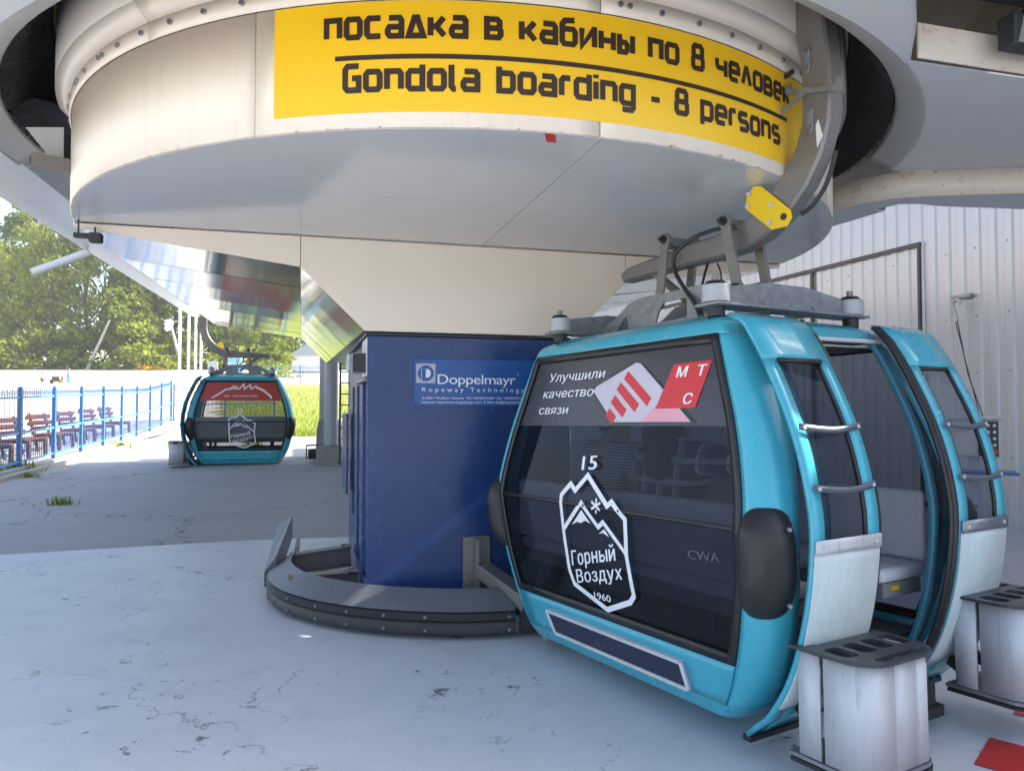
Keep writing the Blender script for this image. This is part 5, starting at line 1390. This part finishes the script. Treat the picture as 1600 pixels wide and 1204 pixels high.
    mb = MB(); mb.prism(yp, (1, 0, 0), (0, 0, 1), (0, -1, 0), (0, -.062, 0), .012); yl_ = mb.build('safety_plate', 'yellow_plate', hg, bevel=.004)
    for x, z in ((.525, 2.725), (.515, 2.66), (.675, 2.625), (.665, 2.535)):
        MB().cyl((x, -.0742, z), (x, -.092, z), .013, 6).build('bolt', 'alu', yl_)
    MB().cyl((.752, -.0742, 2.545), (.752, -.082, 2.545), .018, 12).build('stud', 'panel_black', yl_)
    # small chain-like cover plates and the cross lever
    for zc_, xx in ((3.34, .915), (3.02, .923)):
        mb = MB(); pts = []
        for i in range(24):
            an = 2 * math.pi * i / 24; rr = .030; zz = math.sin(an)
            pts.append((xx + math.cos(an) * .024 * (1 if abs(zz) > .35 else .72), zc_ + zz * .075))
        mb.prism(pts, (1, 0, 0), (0, 0, 1), (0, -1, 0), (0, -.0555, 0), .01); cv = mb.build('link_plate', 'galv', hg, bevel=.002, seg=1)
        for dz in (-.045, .045): MB().cyl((xx, -.066, zc_ + dz), (xx, -.08, zc_ + dz), .012, 6).build('bolt', 'steel', cv)
    mb = MB(); mb.beam((.80, -.07, 3.205), (1.10, -.07, 3.115), .03, .012, (0, -1, 0)); mb.beam((1.10, -.07, 3.09), (1.10, -.07, 3.165), .012, .03); mb.beam((.80, -.07, 3.195), (.80, -.07, 3.25), .012, .03); mb.beam((.74, -.085, 3.10), (.92, -.07, 3.17), .022, .012, (0, -1, 0))
    mb.build('cross_lever', 'galv', hg)
    mb = MB(); mb.cyl((.80, -.03, 3.33), (.71, -.03, 3.315), .014, 8); mb.cyl((.705, -.045, 3.30), (.705, -.012, 3.33), .035, 16); mb.build('side_roller', 'dark', hg, smooth=True)
    mb = MB()
    pts = [(1.02 + .012 * math.cos(i * 1.2), .02 + .012 * math.sin(i * 1.2), 3.30 - i * .004) for i in range(26)]; mb.tube(pts, .005, 5); mb.build('coil_spring', 'dark', hg, smooth=True)
    mb = MB(); mb.prism([(-.03, -.05), (.03, -.045), (.024, .055), (-.005, .05), (-.02, 0)], (.6, 0, .8), (-.2, 0, 1), (0, -1, 0), (.965, -.057, 2.93), .0008); mb.build('paint_patch', 'white_paint', hg)
    # four links
    for xt, xb in ((-.115, -.185), (.385, .462)):
        for sy in (-1, 1):
            mb = MB(); y = sy * .125
            mb.beam((xt, y, 2.60), (xb, y, 2.205), .022, .066, (1, 0, 0)); mb.cyl((xt, y - .012, 2.60), (xt, y + .012, 2.60), .042, 16); mb.cyl((xb, y - .012, 2.205), (xb, y + .012, 2.205), .042, 16)
            lk = mb.build('link', 'steel', g, bevel=.003, seg=1)
            for x, z in ((xt, 2.60), (xb, 2.205)):
                mb = MB(); mb.cyl((x, y + sy * .013, z), (x, y + sy * .030, z), .026, 12); mb.cyl((x, y + sy * .030, z), (x, y + sy * .055, z), .014, 6); mb.build('pin', 'dark', lk, smooth=True)
        mb = MB(); mb.beam((xt, -.11, 2.60), (xt, .11, 2.60), .035, .035); mb.build('cross_pin', 'steel', g)
        mb = MB(); mb.box((xt, 0, 2.572), (.09, .16, .03)); mb.build('saddle', 'steel', g)
    mb = MB(); mb.cyl((-.30, -.02, 2.41), (.10, -.05, 2.12), .026, 12); mb.cyl((-.36, -.02, 2.44), (-.30, -.02, 2.41), .02, 10); mb.build('damper', 'steel', g, smooth=True)
    def spline(pts, n=8):
        pts = [Vector(p) for p in pts]; o_ = []
        for i in range(len(pts) - 1):
            a, b, c_, d_ = pts[max(0, i - 1)], pts[i], pts[i + 1], pts[min(len(pts) - 1, i + 2)]
            for s in range(n):
                t = s / n; o_.append(.5 * ((2 * b) + (c_ - a) * t + (2 * a - 5 * b + 4 * c_ - d_) * t * t + (3 * b - a - 3 * c_ + d_) * t ** 3))
        return o_ + [pts[-1]]
    mb = MB(); mb.tube(spline([(.36, -.09, 2.575), (.25, -.10, 2.58), (.12, -.13, 2.555), (.02, -.17, 2.48), (.02, -.18, 2.38), (.12, -.20, 2.25), (.25, -.24, 2.13), (.33, -.28, 2.04), (.36, -.30, 2.005)]), .013, 8); mb.build('cable', 'cable', g, smooth=True)
    mb = MB(); mb.tube(spline([(.10, .02, 2.42), (.14, -.05, 2.34), (.20, -.15, 2.18), (.33, -.26, 2.04), (.37, -.29, 2.0)]), .008, 8); mb.build('cable', 'cable', g, smooth=True)
    mb = MB(); mb.cyl((.335, -.285, 2.035), (.375, -.31, 1.995), .022, 10); mb.build('cable_gland', 'steel', g, smooth=True)
    mb = MB(); mb.tube(spline([(.99, .05, 2.85), (.93, .05, 2.70), (.86, .03, 2.60), (.80, .0, 2.555)]), .012, 8); mb.build('cable', 'cable', g, smooth=True)
    mb = MB(); mb.tube(spline([(.15, .05, 2.42), (.17, .06, 2.33), (.12, .08, 2.24)]), .006, 6); mb.build('cable', 'cable', g, smooth=True)
    return g
main_label = 'large teal gondola cabin with open doors and mountain emblem in front'
KS = .955
g1 = make_gondola(main_label, (1.161 * KS, 4.624 * KS, 1.55 + (.012 - 1.55) * KS), (0, -.0188, R(-59.4)))
g1.scale = (KS, KS, KS)
Z17 = ground_z(-6.1, 17)
g2 = copy_tree(g1)
g2['label'] = 'distant teal gondola cabin with a red banner, hanging beyond the pillar'
g2.scale = (.94, .94, 1.035)
for o_ in g2.children:
    if o_.name.split('.')[0] in ('upper_window', 'lower_window', 'side_window'):
        o_.data = o_.data.copy(); o_.data.materials[0] = M['cab_glass_far']
g2.location = (-6.33, 17.65, Z17 - .02); g2.rotation_euler = (0, 0, R(15.75 + 180))
# the far cabin is seen from its +y end after turning, so swap it end for end: door side stays on the left
g2.rotation_euler = (0, 0, R(15.75 + 180))
#SECTION_DECALS
def glassY(z, o=.006): return -(B_(z) - .012) - o
def dmap(sy=-1, o=.004, flip=1):
    return lambda x, z: (flip * x, sy * (B_(z) - .012 + o) if sy < 0 else (B_(z) - .012 + o), z)
def arc_dec(mb, poly, fn, dens=1):
    """filled polygon laid on the window: split at the waist so that it follows the bend"""
    for lo, keep in ((True, True), (False, False)):
        pg = clip(poly, 1, .98, lo)
        if len(pg) > 2: mb.add([fn(a, c_) for a, c_ in pg], [list(range(len(pg)))])
LOGO_OUT = [(-.081, 1.152), (.125, .998), (.16, 1.023), (.276, .941), (.258, .743), (.285, .535), (.247, .494), (.032, .409), (-.265, .50), (-.298, .578), (-.318, .789), (-.322, 1.023), (-.24, 1.094), (-.187, 1.059)]
def px2(pts, zz=None): return pts
def decal_logo(g, fn, number, m, year=True):
    sgn_ = -1 if fn(0, 1)[1] < 0 else 1
    dec = MB()
    dens = []
    P_ = LOGO_OUT
    for i in range(len(P_)):
        a, b = Vector(P_[i]), Vector(P_[(i + 1) % len(P_)])
        for k in range(5): dens.append(tuple(a.lerp(b, k / 5)))
    stroke(dec, dens, .030, fn, True)
    rid = [(-.32, .816), (-.115, .995), (.031, .871), (.081, .904), (.262, .750)]
    dn = []
    for i in range(len(rid) - 1):
        for k in range(4): dn.append(tuple(Vector(rid[i]).lerp(Vector(rid[i + 1]), k / 4)))
    dn.append(rid[-1]); stroke(dec, dn, .026, lambda a, c_: Vector(fn(a, c_)) + Vector((0, -.0006 if fn(0, 1)[1] < 0 else .0006, 0)))
    dec.add([fn(a, c_) for a, c_ in ((-.116, .953), (-.036, .882), (-.087, .895), (-.134, .875), (-.166, .88), (-.226, .856))], [list(range(6))])
    dec.add([fn(a, c_) for a, c_ in ((.085, .867), (.124, .827), (.071, .845), (.029, .833))], [list(range(4))])
    for k in range(3):
        an = R(k * 60 + 30); dx, dz = .047 * math.cos(an), .042 * math.sin(an)
        stroke(dec, [(.024 - dx, .989 - dz), (.024 + dx, .989 + dz)], .014, lambda a, c_: Vector(fn(a, c_)) + Vector((0, (-.0006 if fn(0, 1)[1] < 0 else .0006) * (k + 1), 0)))
    wfn = lambda a, c_: fn(-.263 + a, .610 + c_ + a * .225)
    put_text(dec, 'Гор', .192, .088, wfn, bold=.035, spacing=1.06, lift=sgn_)
    for a0, a1, c0_, c1_ in ((.204, .219, 0, .066), (.219, .246, .026, .041), (.246, .261, 0, .066)):
        dec.add([wfn(a0, c0_), wfn(a1, c0_), wfn(a1, c1_), wfn(a0, c1_)], [(0, 1, 2, 3)])
    for pts_ in (((.276, 0), (.291, 0), (.291, .066), (.276, .066)), ((.291, 0), (.318, 0), (.324, .009), (.318, .013), (.291, .013)), ((.291, .029), (.318, .029), (.324, .033), (.318, .042), (.291, .042)),
                 ((.324, .009), (.330, .014), (.330, .030), (.324, .033), (.318, .029), (.318, .013)), ((.339, 0), (.354, 0), (.354, .066), (.339, .066))):
        dec.add([wfn(*p_) for p_ in pts_], [list(range(len(pts_)))])
    put_text(dec, 'й', .060, .088, lambda a, c_: wfn(.366 + a, c_), bold=.035, lift=sgn_)
    put_text(dec, 'Воздух', .44, .080, lambda a, c_: fn(-.233 + a, .512 + c_ + a * .225), bold=.035, spacing=1.06, lift=sgn_)
    put_text(dec, '1960', .155, .040, lambda a, c_: fn(-.079 + a, .452 + c_ + a * .04), bold=.04, lift=sgn_)
    dec.build('emblem', m, g, recalc=False)
    nb = MB(); put_text(nb, number, .145, .083, lambda a, c_: fn(-.150 + a, 1.180 + c_ + a * .07), bold=.05, lift=sgn_); nb.build('cabin_number', m, g, recalc=False)
FN = dmap(-1, .0205)
decal_logo(g1, FN, '15', 'print_white')
# advertising film across the top of the window
fl_ = lambda o: dmap(-1, o)
film = MB(); film.grid(lambda z, s: fl_(.002)(s * (W_(z) - .052), z), linspace(1.435, 1.840, 6), linspace(-1, 1, 7)); M['film'] = mat('film', (0.034, 0.034, 0.046), 0.25, var=.05); film.build('advert_film', 'film', g1, smooth=True)
F4 = fl_(.0045)
for wt_, x_, z_, wd_ in (('Улучшили', -.645, 1.715, .585), ('качество', -.690, 1.612, .540), ('связи', -.720, 1.508, .330)):
    ad = MB(); put_text(ad, wt_, wd_, .055, lambda a, c_: F4(x_ + a, z_ + c_), bold=.03, shear=.22, lift=-1); ad.build('advert_word', 'print_white', g1, recalc=False)
F3 = fl_(.0032)
mb = MB(); mb.add([F3(a, c_) for a, c_ in ((-.165, 1.640), (-.135, 1.672), (.215, 1.795), (.262, 1.785), (.725, 1.452), (.055, 1.452))], [list(range(6))]); mb.build('phone_shape', 'dark', g1, recalc=False)
mb = MB(); F35 = fl_(.0038); mb.add([F35(a, c_) for a, c_ in ((-.150, 1.640), (-.122, 1.665), (.217, 1.784), (.255, 1.775), (.685, 1.456), (.068, 1.456))], [list(range(6))]); mb.build('phone_face', 'phone_grey', g1, recalc=False)
mb = MB(); F40 = fl_(.0044); mb.add([F40(a, c_) for a, c_ in ((.30, 1.458), (.68, 1.458), (.52, 1.57), (.42, 1.55))], [list(range(4))]); mb.build('phone_glow', 'phone_pink', g1, recalc=False)
mb = MB(); F45 = fl_(.005)
for x, z, ln in ((.045, 1.490, .07), (.105, 1.545, .12), (.175, 1.595, .18), (.250, 1.640, .22)):
    stroke(mb, [(x - ln * .5, z + ln * .36), (x + ln * .5, z - ln * .36)], .052, F45)
mb.build('signal_bars', 'mts_red', g1, recalc=False)
mb = MB(); F5 = fl_(.0056); mb.add([F5(a, c_) for a, c_ in ((.415, 1.525), (.705, 1.525), (.790, 1.757), (.520, 1.752))], [(0, 1, 2, 3)]); mb.build('advert_square', 'mts_red', g1, recalc=False)
F6 = fl_(.0064)
for lt_, x_, z_, wd_ in (('М', .545, 1.683, .075), ('Т', .685, 1.683, .065), ('С', .610, 1.545, .065)):
    mb = MB(); put_text(mb, lt_, wd_, .055, lambda a, c_: F6(x_ + a, z_ + c_), bold=.06, shear=.25, lift=-1); mb.build('advert_letter', 'print_white', g1, recalc=False)
mb = MB(); put_text(mb, 'CWA', .21, .045, lambda a, c_: F4(.711 + a, .80 + c_ + a * .06), bold=.06, lift=-1); M['ghost'] = mat('ghost', (.07, .075, .09), .5); mb.build('moulded_mark', 'ghost', g1, recalc=False)
# far cabin: banner on the end that faces us (its +y end) and emblems on both ends
FP = lambda o: (lambda x, z: (-x, B_(z) - .012 + o, z))
film = MB(); film.grid(lambda z, s: FP(.002)(s * (W_(z) - .052), z), linspace(1.44, 1.840, 6), linspace(-1, 1, 7)); film.build('advert_film', 'banner_red', g2, smooth=True)
mb = MB(); P6 = FP(.006)
for pts, wd in (([(-.66, 1.50), (-.52, 1.58), (-.36, 1.68), (-.16, 1.71), (-.11, 1.745), (-.18, 1.755), (-.26, 1.71), (-.05, 1.70), (.05, 1.80), (.07, 1.70), (.20, 1.79), (.22, 1.70), (.34, 1.76), (.36, 1.70)], .035), ([(.36, 1.73), (.52, 1.66), (.66, 1.55), (.70, 1.49)], .045)):
    stroke(mb, pts, wd, P6)
put_text(mb, 'Тариф с доступным и связь', .78, .045, lambda a, c_: P6(-.40 + a, 1.525 + c_), bold=.03, lift=1)
mb.build('advert_letters', 'print_white', g2, recalc=False)
decal_logo(g2, (lambda x, z: (-x - .05, B_(z) - .012 + .006, z)), '22', 'print_white')

# ------------------------------------------------------------------ two passengers on the near bench of the front cabin
SIT = dict(pelvis=(0, 0, .0), waist=(0, -.005, .10), chest=(0, -.01, .22), neck=(0, .0, .33), chin=(0, .015, .38), crown=(0, .005, .445),
           shl=(-.11, -.005, .28), ell=(-.14, .03, .11), wrl=(-.08, .14, .06), hal=(-.05, .17, .06), shr=(.11, -.005, .28), elr=(.14, .03, .11), wrr=(.08, .14, .06), har=(.05, .17, .06),
           hil=(-.055, .03, -.01), knl=(-.06, .25, .01), anl=(-.06, .24, -.21), tol=(-.06, .31, -.235), hir=(.055, .03, -.01), knr=(.06, .25, .01), anr=(.06, .24, -.21), tor=(.06, .31, -.235))
RAISE = dict(SIT); RAISE.update(shr=(.11, .0, .29), elr=(.20, .07, .25), wrr=(.19, .10, .37), har=(.185, .11, .41))
def passenger(label, x, pose, m, hairlong, sleeve):
    cw = g1.matrix_basis @ Vector((x, -.50, .77))
    P = [('shirt', m, ['pelvis', 'waist', 'chest', (0, 0, .30), 'shl', 'ell', 'shr', 'elr'], [(0, 1), (1, 2), (2, 3), (2, 4), (4, 5), (2, 6), (6, 7)], [.092, .084, (.10, .085), .05, .052, .040, .052, .040]),
         ('trousers', 'denim', ['pelvis', 'hil', 'knl', 'anl', 'hir', 'knr', 'anr'], [(0, 1), (1, 2), (2, 3), (0, 4), (4, 5), (5, 6)], [.085, .07, .05, .036, .07, .05, .036]),
         ('hair', 'hair', [(0, -.005, .445), (0, -.02, .40), (0, -.045, .33 if hairlong else .37), (0, -.06, .20 if hairlong else .36)], [(0, 1), (1, 2), (2, 3)], [.062, .058, .055 if hairlong else .03, .05 if hairlong else .02])]
    return person('person', label, tuple(cw), R(-59.4), 1.72, pose, P)
passenger('seated person in a striped shirt with their back to the cabin window', -.20, SIT, 'stripes', False, True)
passenger('seated person with long dark hair and plaid shirt, one arm raised, in the cabin', .32, RAISE, 'plaid', True, True)

#SECTION_GLARE: thin scattering volume added to imitate lens glare over the far trees
hz_m = bpy.data.materials.new('glare_haze'); hz_m.use_nodes = True
hn = hz_m.node_tree.nodes; hn.remove(hn['Principled BSDF'])
hv = hn.new('ShaderNodeVolumePrincipled'); hv.inputs['Color'].default_value = (.93, .96, 1, 1); hv.inputs['Density'].default_value = GLARE_HAZE
hv.inputs['Anisotropy'].default_value = .2
hz_m.node_tree.links.new(hv.outputs[0], hn['Material Output'].inputs['Volume'])
M['glare_haze'] = hz_m
hb = MB().box((0, 420, 37), (1860, 1010, 78)).build('glare_haze', 'glare_haze'); hb['kind'] = 'stuff'
